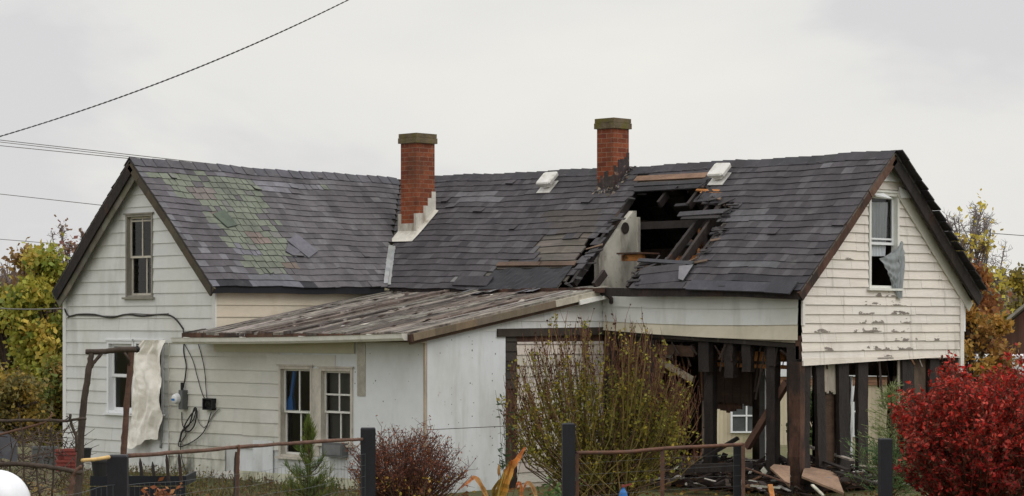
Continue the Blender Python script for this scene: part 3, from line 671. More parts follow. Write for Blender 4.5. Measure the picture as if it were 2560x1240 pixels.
# burnt wing: siding band under the eave
def bandB(z): return (XE, XB-.1)
mb = MB()
n = 16; zt = [2.94, 2.70, 2.46, 2.235]
for r in range(3):
    for i in range(n):
        s0, s1 = lerp(XE+.02, XB-.035-.008*r, i/n), lerp(XE+.02, XB-.035-.008*r, (i+1)/n)
        def zz_(s, q): k = (s-XE)/(XB-XE); return zt[q]+lerp(.14 if q == 3 else .05, 0, k)-.03*math.sin(k*math.pi)*(q > 0)
        t = C(248, 250, 248) if r < 2 else C(240, 230, 208); wv, wv2 = (.02*math.sin(q*1.3+r)*(r == 2) for q in (i, i+1))
        mb.face((wB.p(s0, .03+wv, zz_(s0, r+1)), wB.p(s1, .03+wv2, zz_(s1, r+1)), wB.p(s1, .012, zz_(s1, r)), wB.p(s0, .012, zz_(s0, r))), t)
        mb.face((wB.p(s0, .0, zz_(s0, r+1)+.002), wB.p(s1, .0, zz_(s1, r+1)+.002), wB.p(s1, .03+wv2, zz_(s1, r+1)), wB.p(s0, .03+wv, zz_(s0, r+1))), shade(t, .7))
o = mb.build('siding', 'siding', house); o['label'] = 'sagging band of white siding under the burnt wing eave'
mb = MB(); core(mb, wB, flat(XR, XB), 2.3, 2.96, (), -.08, 0, 9); mb.build('wall', 'charred', house)
mb = MB(); wB.beam(mb, (XE-.3, 2.42), (XB-.1, 2.22), .05, .02, .0, C(170, 165, 150)); wB.beam(mb, (XE-.3, 2.37), (XB-.1, 2.16), .08, .03, -.03, C(60, 55, 52)); mb.build('sill_strip', 'old_trim', house)
# right gable, clapboards end at the burnt ground floor
hG = hole(wG, 2169, 482, 2246, 720)
mb = MB()
lap(mb, wG, edgeG, 1.94, 4.62, .1345, [hG], out=.02, tone=C(250, 248, 244), joint=1.8, jt=.04, wob=.005)
o = mb.build('siding', 'clapboard', house); o['label'] = 'cream wooden clapboards with peeling grey patches'
mb = MB(); lap(mb, wG, lambda z: (edgeG(z)[0]+.02, edgeG(z)[1]-.02), 4.62, 5.0, .19, [hG], out=.05, tone=C(252, 252, 252)); mb.build('siding', 'siding', house)
mb = MB(); core(mb, wG, edgeG, 1.96, 5.0, [hG]); mb.build('wall', 'charred_brown', house)
mb = MB(); mb.hexa([wG.p(YB+.02, .0, 1.865), wG.p(YB+.02, .03, 1.865), wG.p(YBB-.1, .03, 1.968), wG.p(YBB-.1, 0, 1.968), wG.p(YB+.02, .0, 1.975), wG.p(YB+.02, .022, 1.975), wG.p(YBB-.1, .022, 1.975), wG.p(YBB-.1, 0, 1.975)], C(250, 246, 240)); o = mb.build('siding', 'clapboard', house); o['label'] = 'lowest clapboard, hanging at a slant'
def rakepts(P, sg, off): return [(P(XB, v).y, P(XB, v).z-off) for v in (0.02, .86)]
mb = MB(); (a, b) = rakepts(PBb, 1, .27); wG.beam(mb, a, b, .17, .02, .035, C(248, 246, 240)); mb.build('frieze_board', 'white_trim', house)
for q in ((YBB-.09, YBB+.01, .0, .034, 1.5, 2.95), (YB-.0, YB+.06, .0, .03, 2.45, 2.9)): mb = MB(); wG.box(mb, *q); mb.build('corner_trim', 'clapboard', house)
mb = MB(); mb.box((XB-.13, YBB+.02, 2.35), (XB+.0, YBB+.1, 3.0)); mb.build('loose_trim', 'vinyl_white', house)
# peeled paint patches: thin flakes missing, grey wood showing on the clapboard faces
mb = MB()
for (px_, py_, wd) in ((2200, 735, 64), (2240, 742, 36), (2180, 760, 76), (2245, 762, 70), (2170, 783, 60), (2245, 785, 90), (2185, 806, 90), (2258, 806, 60), (2170, 832, 90), (2250, 830, 60), (2260, 853, 80), (2190, 878, 90), (2262, 877, 70), (2340, 852, 24), (2070, 880, 24), (2350, 700, 24), (2060, 832, 60), (2210, 896, 60), (2120, 655, 24), (2330, 640, 20)):
    u, z = wG.px(px_, py_); k = round((z-1.94)/.1345); zb = 1.94+k*.1345; w_ = wd/157/.716/2; cw, chh = .009, .0055; n = int(2*w_/cw)
    for i in range(n):
        x_ = -1+2*(i+.5)/n
        for j in range(14):
            h = j*chh; f = fbm((u+x_*w_)*7, zb*9+h*22, 1.3)+.5*(1-x_*x_)-.34-h*10.5
            if f > 0:
                off = .0262-.02*h/.1345; off2 = .0262-.02*(h+chh)/.1345; a = u+x_*w_-cw/2
                mb.face((wG.p(a, off, zb+.002+h), wG.p(a+cw, off, zb+.002+h), wG.p(a+cw, off2, zb+.002+h+chh), wG.p(a, off2, zb+.002+h+chh)), shade((.84, .82, .81), rnd(.75, 1.2)*(1+.3*fbm(u*30+x_*9, h*40))))
o = mb.build('peeled_paint', 'peeled', house); o['kind'] = 'stuff'
# torn trim flaps round the gable window
mb = MB()
for pts in ([(2240, 468), (2262, 478), (2284, 494), (2244, 496)], [(2178, 486), (2200, 483), (2216, 497), (2184, 492)]):
    q = [wG.p(*([*wG.px(*p)][:1]), .06+.05*(i == 2), wG.px(*p)[1]) for i, p in enumerate(pts)]; mb = MB(); mb.hexa([(p[0]-.006, p[1], p[2]) for p in q]+q); mb.build('torn_trim', 'vinyl_white', house)
# nail heads on the plywood sheets
mb = MB()
for i in range(40):
    u, z = YA+.1+rnd(0, 1)**.9*(pE[0]-YA-.2), rnd(.3, 2.3)
    if rnd(0, 1) < .6: u = YA+.1+round((u-YA)/.42)*.42
    r_ = rnd(.004, .009)
    if YA+.05 < u < pE[0]-.05: wE.box(mb, u-r_, u+r_, .014, .0152, z-r_, z+r_*rnd(.6, 1.6), shade((1, .9, .8), rnd(.5, 1.6)))
for i in range(26):
    u, z = rnd(uP+1.3, XE-.1), rnd(.3, 2.1); r_ = rnd(.004, .009); wA.box(mb, u-r_, u+r_, .008, .0092, z-r_, z+r_*1.3, shade((1, .9, .8), rnd(.5, 1.6)))
o = mb.build('nail_heads', 'soot_metal', house); o['kind'] = 'stuff'
# splinters and ragged laths round the hole, burnt edge of the sheathing
mb = MB(); HE = HOLE+[HOLE[0]]
for i in range(95):
    k = int(rnd(0, len(HOLE))) if rnd(0, 1) < .3 else int(rnd(0, 9.99)); a, b = HE[k], HE[k+1]; t = rnd(0, 1); px_, py_ = lerp(a[0], b[0], t)+rnd(-10, 10), lerp(a[1], b[1], t)+rnd(-5, 5)
    u, v = rp(px_, py_); L_ = rnd(.08, .36); ang = rnd(-.35, .35) if rnd(0, 1) < .7 else rnd(-1.5, 1.5); hh = rnd(-.05, .05)
    mb.beam(PB(u-L_/2*math.cos(ang), v-L_/6.3*math.sin(ang), hh), PB(u+L_/2*math.cos(ang), v+L_/6.3*math.sin(ang), hh+rnd(-.08, .08)), rnd(.02, .06), rnd(.006, .018), up=(0, -.69, .72), tone=jitg(C(70, 66, 66) if rnd(0, 1) < .7 else (C(120, 100, 84) if rnd(0, 1) < .6 else C(40, 36, 36)), .3), w2=rnd(.005, .05))
o = mb.build('splinters', 'shingle', roofB); o['kind'] = 'stuff'
for (a, b, w_, hh) in (((1430, 704), (1586, 474), .06, -.05), ((1744, 664), (1812, 560), .07, -.06)):
    (u0, v0), (u1, v1) = rp(*a), rp(*b); mb = MB(); mb.beam(PB(u0, v0, hh), PB(u1, v1, hh), w_, .12, up=(0, -.69, .72), tone=(.7, .7, .7)); mb.build('rafter', 'charred', roofB)

# --- windows
def window(w, px0, py0, px1, py1, casing, rails, lab, mframe='white_trim', msash='white_trim', sash=.04, sill=True, mg='glass', deepest=.07, meet=None, lower=True, casing_top=True):
    """rails: list of ('v', fraction, sash) or ('h', ...): sash 0 upper, 1 lower"""
    u0, z0 = w.px(px0, py1); u1, z1 = w.px(px1, py0)
    fr = MB(); c = casing
    w.box(fr, u0-.0, u0+c, -.09, .03, z0, z1); w.box(fr, u1-c, u1, -.09, .03, z0, z1); w.box(fr, u0+c, u1-c, -.09, .032, z1-c, z1); w.box(fr, u0+c, u1-c, -.09, .02, z0, z0+c*.8)
    if casing_top: w.box(fr, u0-.03, u1+.03, .001, .05, z1+.001, z1+.025)
    f = fr.build('window', mframe, house); f['label'] = lab
    if sill: s_ = MB(); w.box(s_, u0-.05, u1+.05, -.05, .07, z0-.035, z0-.002); s_.build('sill', mframe, f)
    a0, a1, b0, b1 = u0+c, u1-c, z0+c*.8, z1-c; zm = lerp(b0, b1, meet if meet else .5)
    for k, (lo, hi, n) in enumerate(((zm-.02, b1, -.045), (b0, zm+.02, -.075))):
        if k == 1 and not lower: continue
        s_ = MB(); e = sash
        w.box(s_, a0, a0+e, n-.03, n, lo, hi); w.box(s_, a1-e, a1, n-.03, n, lo, hi); w.box(s_, a0+e, a1-e, n-.03, n, hi-e, hi); w.box(s_, a0+e, a1-e, n-.03, n, lo, lo+e)
        for (d, q, kk) in rails:
            if kk != k: continue
            if d == 'v': um = lerp(a0, a1, q); w.box(s_, um-.013, um+.013, n-.025, n-.003, lo+e, hi-e)
            else: zq = lerp(lo, hi, q); w.box(s_, a0+e, a1-e, n-.024, n-.004, zq-.013, zq+.013)
        s_.build('sash', msash, f)
        g = MB(); g.face((w.p(a0+e, n-.015, lo+e), w.p(a1-e, n-.015, lo+e), w.p(a1-e, n-.015, hi-e), w.p(a0+e, n-.015, hi-e))); g.build('pane', mg, f)
    return f
window(wA, 317, 534, 384, 743, .036, [('v', .5, 0), ('h', .9, 0), ('v', .62, 1)], 'narrow upper sash window in the left gable, grey worn frame', 'grey_trim', 'old_trim', .035, meet=.49)
window(wA, 270, 852, 337, 1031, .05, [], 'white vinyl window behind the log arbour', 'vinyl_white', 'vinyl_white', .05, meet=.52)
window(wA, 339, 852, 411, 1031, .05, [], 'white window mostly hidden by a hanging plastic sheet', 'vinyl_white', 'vinyl_white', .05, meet=.52)
window(wA, 700, 916, 783, 1140, .045, [('v', .52, 0), ('v', .52, 1)], 'left of the paired windows in the lean-to, blue broom behind it', 'old_trim', 'white_trim', .03, meet=.5, mg='glass_clear')
bl = MB(); q0, q1 = wA.px(806, 1105), wA.px(880, 926); wA.box(bl, q0[0], q1[0], -.16, -.15, q0[1], q1[1]); bl.build('blind', 'window_blind', house)
window(wA, 801, 921, 884, 1108, .045, [('v', .5, 0), ('h', .44, 0), ('v', .5, 1)], 'right of the paired windows in the lean-to, extra glazing bar', 'old_trim', 'white_trim', .03, meet=.42, mg='glass')
a = wA.px(783, 1140); b = wA.px(801, 921); mb = MB(); wA.box(mb, a[0]+.002, b[0]-.002, 0, .024, a[1], b[1]); mb.build('window_mullion', 'old_trim', house)
gw = window(wG, 2170, 484, 2245, 720, .05, [('h', .12, 0)], 'gable window of the burnt wing, lower half open', 'white_trim', 'vinyl_white', .04, meet=.47, lower=False, mg='glass_clear')
# lower right box under the paired windows
a, b = wA.px(822, 1140), wA.px(872, 1108); mb = MB(); wA.box(mb, a[0], b[0], .0, .14, a[1], b[1]); wA.box(mb, a[0]+.05, b[0]-.03, .14, .146, a[1]+.03, b[1]-.03, (1.5, 1.5, 1.5)); o = mb.build('window_box', 'plastic_grey', house); o['label'] = 'dark grey box under the right lean-to window'
# --- lean-to roof
LE = YA-.40
def zl(x, y): return lerp(2.325, 3.03, (y-LE)/(YB-LE))
lr = MB(); xa = XR-.30; i = 0
while xa < XE+.16:
    wd = rnd(.09, .26); x0, x1 = xa, min(XE+.16, xa+wd)-.004; xa += wd; i += 1; lift = rnd(0, .028); y0_ = LE-rnd(0, .05)
    pal = [C(124, 118, 110), C(110, 98, 90), C(98, 86, 79), C(138, 131, 123), C(78, 70, 65)]; base_ = pal[int(rnd(0, 5))]; y = y0_; tl = rnd(-.01, .01)
    while y < YB-.03:
        ln = rnd(.8, 3.0); yb = min(YB-.02, y+ln)
        if x0 < XR: yb = min(yb, YA-.05)
        if yb-y < .02: break
        t = jit(base_ if rnd(0, 1) < .75 else pal[int(rnd(0, 5))], .15); d = rnd(-.008, .008)
        hf = lambda q, k: zl(0, q)+.01+lift+d+tl*k+.010*math.sin(q*3+x0*2)
        lr.hexa([(x0, y, hf(y, 0)-.04), (x1, y, hf(y, 1)-.04), (x1, yb, hf(yb, 1)-.04), (x0, yb, hf(yb, 0)-.04), (x0, y, hf(y, 0)), (x1, y, hf(y, 1)), (x1, yb, hf(yb, 1)), (x0, yb, hf(yb, 0))], t)
        y = yb+.004
leanroof = lr.build('lean_to_roof', 'rolled_roofing', house); leanroof['label'] = 'low rusty-grey lean-to roof with streaked seams'
mb = MB()
for i in range(110):
    x, y = rnd(XR+.4, XE), rnd(LE+.4, YB-.1); mb.leaf((x, y, zl(x, y)+.045), rnd(.05, .22), jit(C(190, 184, 178) if rnd(0, 1) < .25 else C(84, 70, 64), .2), d=(rnd(-.12, .12), 1, .17), asp=.2)
for i in range(9):
    x, y = rnd(4.2, 5.9), rnd(YB-.8, YB-.25); w_ = rnd(.14, .3); mb.face([(x, y, zl(x, y)+.04), (x+w_, y, zl(x, y)+.05), (x+w_, y+.2, zl(x, y+.2)+.07), (x, y+.2, zl(x, y+.2)+.045)], jit(C(108, 108, 112), .1))
o = mb.build('roof_debris', 'rolled_roofing', leanroof); o['kind'] = 'stuff'
mb = MB(); n = 14
for i in range(n):
    x0, x1 = lerp(XR-.32, XE+.18, i/n), lerp(XR-.32, XE+.18, (i+1)/n); mb.box((x0, LE-.03, 2.215+rnd(-.006, .006)), (x1, LE+.02, 2.325), jit((1, 1, 1), .25))
mb.build('fascia', 'charred_brown', leanroof)
mb = MB(); mb.box((XR-.2, LE+.021, 2.20), (XE+.1, YA-.05, 2.215), C(210, 205, 190)); mb.build('soffit', 'old_trim', leanroof)
mb = MB()                                   # rake boards of the lean-to
for i in range(10):
    ya, yb = lerp(LE, YB, i/10), lerp(LE, YB, (i+1)/10); t = jit(C(150, 136, 122), .25) if i < 7 else C(240, 238, 232)
    mb.beam((XE+.17, ya, zl(0, ya)-.045), (XE+.17, yb, zl(0, yb)-.045), .04, .10, tone=t); mb.beam((XE+.10, ya, zl(0, ya)-.10), (XE+.10, yb, zl(0, yb)-.10), .04, .1, tone=jit(C(120, 100, 88), .2))
mb.build('rake_board', 'old_trim', leanroof)
mb = MB(); mb.beam((XE+.2, YB-.75, zl(0, YB-.75)-.11), (XE+.2, YB-.02, zl(0, YB)-.115), .03, .07, tone=(1.05, 1.05, 1.05)); mb.build('trim_board', 'white_trim', leanroof)
mb = MB()
for i in range(6):
    x0, x1 = lerp(4.6, XE+.3, i/6), lerp(4.6, XE+.3, (i+1)/6); mb.beam((x0, YB-.34, 3.0+rnd(-.01, .01)), (x1, YB-.34, 2.985), .12, .07, tone=jit((1, 1, 1), .2))
mb.build('eave_ledge', 'charred_brown', house)
# gutter: open white trough along the low edge
mb = MB(); x0, x1 = XR-.44, XE+.10; ng = 12; yo = LE-.04; sagf = lambda k: lerp(2.15, 2.235, k)-.018*math.sin(k*math.pi)
prof = [(0, .10), (0, .0), (-.06, 0.0), (-.10, .035), (-.115, .10), (-.125, .10)]
for i in range(ng):
    ka, kb = i/ng, (i+1)/ng; xa, xb = lerp(x0, x1, ka), lerp(x0, x1, kb)
    for (p, q) in zip(prof[:-1], prof[1:]):
        mb.face([(xa, yo+p[0], sagf(ka)+p[1]), (xb, yo+p[0], sagf(kb)+p[1]), (xb, yo+q[0], sagf(kb)+q[1]), (xa, yo+q[0], sagf(ka)+q[1])], jit((1, 1, .98), .05))
mb.face([(x1, yo+p[0], sagf(1)+p[1]) for p in prof[:5]], (.75, .72, .68))
gut = mb.build('gutter', 'white_trim', house); mb = MB()
for k in (.06, .32, .58, .86): mb.beam((lerp(x0, x1, k), yo, sagf(k)+.1), (lerp(x0, x1, k)+.02, yo-.12, sagf(k)+.105), .03, .008)
mb.build('gutter_strap', 'white_trim', gut)
# little elbow pipe at the upper end of the lean-to
mb = MB(); mb.tube([(XE+.14, YB-.2, 2.93), (XE+.24, YB-.16, 2.92), (XE+.27, YB-.1, 2.86), (XE+.22, YB-.05, 2.8)], .035, 7); mb.build('pipe_elbow', 'soot_metal', house)

# --- inside
mb = MB(); mb.box((XL+.1, YA+.1, 2.28), (XR-.1, YBB-.1, 2.36)); mb.box((XR, YB+.1, 2.2), (XB-.12, YBB-.1, 2.3)); mb.build('upper_floor', 'charred', house)
mb = MB(); mb.box((XL+.1, YA+.12, .1), (XE-.1, YBB-.1, .18)); mb.box((XE, YB+.1, .02), (XB-.1, YBB-.1, .1), (.7, .7, .7)); mb.build('ground_floor', 'charred_brown', house)
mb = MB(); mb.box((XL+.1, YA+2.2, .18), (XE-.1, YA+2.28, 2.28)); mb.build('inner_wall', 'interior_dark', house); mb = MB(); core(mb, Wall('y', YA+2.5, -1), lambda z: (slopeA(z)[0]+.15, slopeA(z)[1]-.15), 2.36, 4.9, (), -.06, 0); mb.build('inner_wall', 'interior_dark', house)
sP = 6.28
wP = Wall('x', sP, 1)
mb = MB(); yP = wP.px(1497, 650)[0]; core(mb, wP, lambda z: (max(yP, -WB*(1-(z-zeB(sP))/(zrB(sP)-zeB(sP)))+.17), -.62), 2.3, 4.3, (), -.1, 0, .1); part = mb.build('partition', 'plaster', house); part['label'] = 'pale plaster wall seen through the roof hole, round stovepipe hole in it'
u, z = wP.px(1562, 570); mb = MB(); mb.lathe((sP+.006, u, z), [(.012, -.004), (.085, -.004), (.095, .006), (.07, .008), (.0, .002)], 18, axis='x'); mb.build('stovepipe_hole', 'charred', part)
mb = MB(); wP.box(mb, -.62, -.56, -.12, .03, 2.3, 4.2); mb.build('door_post', 'old_trim', part)
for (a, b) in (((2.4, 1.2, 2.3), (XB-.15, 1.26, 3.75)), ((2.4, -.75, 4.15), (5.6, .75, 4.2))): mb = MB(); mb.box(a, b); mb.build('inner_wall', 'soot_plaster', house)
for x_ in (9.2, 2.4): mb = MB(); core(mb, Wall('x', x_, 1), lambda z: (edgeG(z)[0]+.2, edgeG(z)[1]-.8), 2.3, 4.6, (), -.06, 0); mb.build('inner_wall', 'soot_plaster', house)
mb = MB(); a = on_y(1558, 645, -1.5); b = on_y(1738, 650, -1.5); mb.beam(a, (a.x+.42, a.y, a.z), .09, .1); mb.beam((a.x+.6, a.y+.5, a.z-.02), (b.x+.2, a.y+.5, a.z-.02), .07, .1, tone=(.8, .7, .6)); o = mb.build('collar_beam', 'raw_wood', house); o['label'] = 'raw orange beam end inside the roof hole'
mb = MB(); mb.box((a.x-.01, a.y-.15, a.z+.055), (a.x+.5, a.y+.3, a.z+.08)); mb.build('broken_plank', 'charred_brown', house); mb = MB(); mb.beam(on_y(1712, 592, -1.0), on_y(1745, 618, -1.2), .09, .03); mb.build('broken_plank', 'charred_brown', house); mb = MB(); mb.beam(on_y(1752, 570, -.4), on_y(1750, 640, -.4), .08, .05); mb.build('broken_plank', 'raw_wood', house)
mb = MB(); x_ = 7.9
for y_ in (-.9, .3): mb = MB(); mb.box((x_, y_, 2.3), (x_+.09, y_+.09, 4.0)); mb.build('attic_post', 'charred', house)
for y_ in (-.75, .75): mb = MB(); mb.beam((6.5, y_, 4.05), (10.2, y_, 4.05), .05, .12); mb.build('attic_beam', 'charred', house)
# ground floor of the burnt corner: studs, posts, hanging panels
yb = Wall('y', YBB, 1)
def stud(w, px0, px1, py0, py1, th, m, lean=0, n=-.05, lab=None, name='stud'):
    u0, z1 = w.px(px0, py0); u1, z0 = w.px(px1, py1); mb = MB(); um = (u0+u1)/2; wd = abs(w.px(px1, py0)[0]-u0); seg = 7
    z0 = max(z0, 0); pr = None
    for i in range(seg):
        za, zb = lerp(z0, z1, i/seg), lerp(z0, z1, (i+1)/seg)
        oa = lean*(1-i/seg); ob = lean*(1-(i+1)/seg); ea, eb = rnd(-.006, .006), rnd(-.012, .012)
        if pr is None: pr = ea
        A, B_ = w.p(um+oa, n, za), w.p(um+ob, n, zb)
        if w.axis == 'y': mb.hexa([(A[0]-wd/2+pr, A[1], A[2]), (A[0]+wd/2+pr, A[1], A[2]), (A[0]+wd/2-pr, A[1]+th, A[2]), (A[0]-wd/2-pr, A[1]+th, A[2]), (B_[0]-wd/2+eb, B_[1], B_[2]), (B_[0]+wd/2+eb, B_[1], B_[2]), (B_[0]+wd/2-eb, B_[1]+th, B_[2]), (B_[0]-wd/2-eb, B_[1]+th, B_[2])], jit((1, 1, 1), .12))
        else: mb.hexa([(A[0]-th, A[1]-wd/2+pr, A[2]), (A[0], A[1]-wd/2+pr, A[2]), (A[0], A[1]+wd/2-pr, A[2]), (A[0]-th, A[1]+wd/2-pr, A[2]), (B_[0]-th, B_[1]-wd/2+eb, B_[2]), (B_[0], B_[1]-wd/2+eb, B_[2]), (B_[0], B_[1]+wd/2-eb, B_[2]), (B_[0]-th, B_[1]+wd/2-eb, B_[2])], jit((1, 1, 1), .12))
        pr = eb
    o = mb.build(name, m, house)
    if lab: o['label'] = lab
    return o
stud(wB, 1966, 2000, 770, 1250, .22, 'charred', n=-.02, lab='thick charred corner post', name='corner_post'); stud(wG, 2000, 2012, 905, 1250, .2, 'charred_brown', n=.0, name='corner_post')
for (a, b, c, d) in ((1740, 1766, 850, 930), (1804, 1826, 850, 945), (1848, 1870, 852, 930), (1912, 1932, 855, 915)): stud(wB, a, b, c, d, .1, 'charred', n=-.06, name='joist_end')
stud(wB, 1904, 1926, 860, 1185, .14, 'charred', n=-.1); stud(wB, 1844, 1866, 1000, 1190, .1, 'charred_brown', n=-1.2); stud(wB, 1794, 1812, 1005, 1190, .1, 'charred_brown', n=-1.2); stud(wB, 1738, 1760, 860, 1200, .12, 'charred', n=-.2); stud(wB, 1500, 1530, 850, 1240, .12, 'charred', n=-.04); stud(wB, 1605, 1630, 850, 1240, .12, 'charred', n=-.06)
for (a, b, c, d, ln) in ((2046, 2066, 900, 1195, .06), (2102, 2128, 900, 1180, .02), (2152, 2176, 900, 1190, .02), (2262, 2290, 890, 1200, 0), (2330, 2355, 890, 1200, 0)): stud(wG, a, b, c, d, .06, 'charred', ln+rnd(-.04, .04), n=-.04)
for (a, b, c, d) in ((2040, 2052, 910, 1180), (2226, 2240, 900, 1180), (1700, 1716, 880, 1180), (1935, 1942, 905, 1170)): stud(yb, a, b, c, d, .1, 'charred_brown', n=-.1)
stud(yb, 1926, 1940, 900, 1170, .08, 'vinyl_white', n=-.3, lab='pale upright board beyond the charred post', name='door_jamb'); stud(yb, 2128, 2136, 940, 1165, .05, 'vinyl_white', n=-.1, name='door_jamb'); stud(yb, 2248, 2253, 900, 1060, .04, 'plaster', n=-.1, name='door_jamb')
mb = MB(); p, q = on_y(1868, 1118, YB+.35), on_y(1968, 955, YB+.2); mb.beam(p, q, .08, .1); o = mb.build('diagonal_brace', 'bark_red', house); o['label'] = 'reddish brown plank leaning against the corner post'
for (p, q, w_, h_) in (((XE, YB+.5, 2.12), (XB-.1, YB+.5, 2.12), .06, .18), ((XE, YB+1.6, 2.12), (XB-.1, YB+1.6, 2.12), .06, .18), ((XE, YBB-.2, 2.12), (XB-.1, YBB-.2, 2.12), .1, .22), ((XB-.08, YB, 2.05), (XB-.08, YBB, 2.05), .08, .2)): mb = MB(); mb.beam(p, q, w_, h_); mb.build('floor_beam', 'charred', house)
mb = MB(); a, b = on_y(1745, 878, YB+.4), on_y(1960, 905, YB+.4); mb.beam((a.x, YB+.42, 2.0), (b.x, YB+.42, 1.98), .04, .14); mb.beam((a.x+.1, YB+.5, 1.86), (b.x, YB+.5, 1.83), .03, .06); o = mb.build('scorched_board', 'raw_wood', house); o['label'] = 'half-burnt orange board under the floor'
# hanging brown panel
wH = Wall('y', YB+.75, -1); a = wH.px(1748, 1005); b = wH.px(1882, 900); mb = MB(); n = 20
for i in range(n):
    u0, u1 = lerp(a[0], b[0], i/n), lerp(a[0], b[0], (i+1)/n); zb = a[1]+(.03 if i < 3 else 0)+rnd(-.012, .012)-.03*(i > 16)
    wH.box(mb, u0, u1-.006*(i % 3 == 0), 0, .02, zb, b[1]+.15, jit((.42, .4, .38), .08))
o = mb.build('hanging_panel', 'brown_board', house); o['label'] = 'dark brown panel hanging below the floor'
mb = MB(); a = wH.px(1790, 1032); b = wH.px(1850, 1000)
for i in range(8):
    u0, u1 = lerp(a[0], b[0], i/8), lerp(a[0], b[0], (i+1)/8); wH.box(mb, u0, u1, -.06, -.03, a[1]+.06*abs(i-3)/4+rnd(0, .02), b[1]+.1)
mb.build('insulation_rag', 'charred_brown', house)
# rear wall remains
mb = MB()
def rear(px0, px1, py0, py1, m): pass
hs = [hole(yb, 1764, 870, 1890, 1250), hole(yb, 1918, 905, 2006, 1250), hole(yb, 2008, 940, 2040, 1250), hole(yb, 2122, 940, 2250, 1250)]
core(mb, yb, flat(XL, XB), 0, 2.2, [(q[0], q[1], -1, q[3]) for q in hs], -.1, 0, 9); mb.build('rear_wall', 'soot_plaster', house)
for (q, m_, n_) in (((2064, 982, 2104, 900), 'plaster', -.12), ((2074, 1160, 2106, 986), 'brown_board', -.16), ((2016, 950, 2044, 900), 'plaster', -.12), ((2296, 1000, 2328, 895), 'soot_plaster', -.12), ((2256, 1010, 2262, 900), 'plaster', -.1)):
    a, b = wG.px(q[0], q[1]), wG.px(q[2], q[3]); mb = MB(); k_ = 7
    for i in range(k_): wG.box(mb, lerp(a[0], b[0], i/k_), lerp(a[0], b[0], (i+1)/k_), n_, n_+.015, a[1]+rnd(-.03, .03), b[1], jit((.7, .66, .62) if m_ == 'plaster' else (.6, .55, .5), .08))
    mb.build('wallboard_remnant', m_, house)
a, b = yb.px(2056, 985), yb.px(2112, 905); mb = MB(); yb.box(mb, a[0], b[0], -.14, -.105, a[1], b[1]); o = mb.build('plaster_remnant', 'plaster', house)
mb = MB(); core(mb, yb, flat(XL, XB), 2.2, 3.0, (), -.1, 0, 9); mb.build('rear_wall', 'siding', house)
for (p, q) in (((4.2, YB+.3, .1), (4.26, YBB-.1, 2.2)), ((XE-.06, YB, .1), (XE, YB+1.3, 2.2))): mb = MB(); mb.box(p, q); mb.build('inner_wall', 'charred_brown', house)
for (x_, z_) in ((7.35, 2.02), (7.75, 1.95)):
    mb = MB(); mb.box((x_, YB+.25, z_), (x_+.34, YB+.28, z_+.11)); mb.build('plaster_remnant', 'plaster', house)
mb = MB(); wB.beam(mb, (XE+.3, 2.12), (8.6, 2.05), .16, .05, -.12, C(190, 178, 165)); mb.build('charred_header', 'brown_board', house); mb = MB(); wB.beam(mb, (7.8, 1.92), (8.5, 1.62), .1, .03, -.2, C(200, 194, 180)); mb.build('broken_plank', 'plaster', house)
# burnt laths and splinters hanging under the floor, along both open sides
mb = MB()
for i in range(120):
    if rnd(0, 1) < .62: x, y = rnd(7.0, XB-.1), YB+abs(R.gauss(0, .45))+.03
    else: x, y = XB-.04-abs(R.gauss(0, .3)), rnd(YB+.1, YBB-.1)
    z1 = 2.2-rnd(0, .12) if y < YB+.3 else 2.05; L_ = rnd(.1, .32) if rnd(0, 1) < .75 else rnd(.4, 1.0)
    mb.beam((x, y, z1), (x+rnd(-.16, .16), y+rnd(-.1, .1), z1-L_), rnd(.015, .07), rnd(.008, .03), up=(CT, ST, 0), tone=jitg(C(62, 52, 47) if rnd(0, 1) < .75 else (C(112, 82, 60) if rnd(0, 1) < .5 else C(130, 122, 114)), .3), w2=rnd(.006, .05))
o = mb.build('hanging_laths', 'rubble', house); o['kind'] = 'stuff'

# ---------------------------------------------------------------- things on and round the house
def cloth(name, fn, nu, nv, m, label, cat, parent=None, th=.004):
    mb = MB(); mb.grid(fn, nu, nv); o = mb.build(name, m, parent, smooth=True)
    if label: tag(o, label, cat)
    return o
sn = math.sin
def sheet(a, b):     # a across, b down
    xl = lerp(336, 340, b)+26*sn(b*5)*b*.3+(18*b if b < .55 else 18*.55-(b-.55)*10); xr = lerp(432, 418, b)-6*sn(b*8); 
    if b < .12: xl = lerp(372, 345, b/.12)
    px = lerp(xl, xr, a); py = lerp(850, 1117-20*a, b)+6*sn(a*7)*b
    u, z = wA.px(px, py); return wA.p(u+.03*fbm(b*6, a*2, 5), .12+.075*fbm(a*3.2+b*.6, b*2.2-a, 2)+.035*sn(a*14+2.5*fbm(a*2, b*3, 9))*(1-.4*b)+.09*b*(1-b)*a+.04*b, z+.03*fbm(a*5, 1, 7)*b)
cloth('plastic_sheet', sheet, 34, 60, 'plastic_sheet', 'torn cream plastic sheet hanging over a ground-floor window', 'plastic sheet')
def drape(a, b):
    xr = 2250+4*sn(b*5); xl = 2184+44*b**.75 if b > .12 else lerp(2226, 2192, b/.12); px = lerp(xl, xr, a); py = lerp(636, 722, b)-34*a*(1-b)+22*sn(a*3.14)*b*(1-b*.5)
    u, z = wG.px(px, py); return wG.p(u, .036+.011*sn(30*(b-.7*a*(1-a))+1.5*fbm(a*2, b*2))*(1-.5*b)+.010*sn(a*26+b*5+fbm(a*3, b, 2))*(.3+b)+.02*sn(b*2.6), z)
cloth('curtain', drape, 40, 34, 'curtain', 'grey curtain blown out over the gable window sill', 'curtain')
def tail(a, b):
    px = lerp(2236+4*sn(b*7), 2254-4*b, a); py = lerp(640, 746, b); u, z = wG.px(px, py); return wG.p(u, .055+.012*sn(a*13+b*5), z)
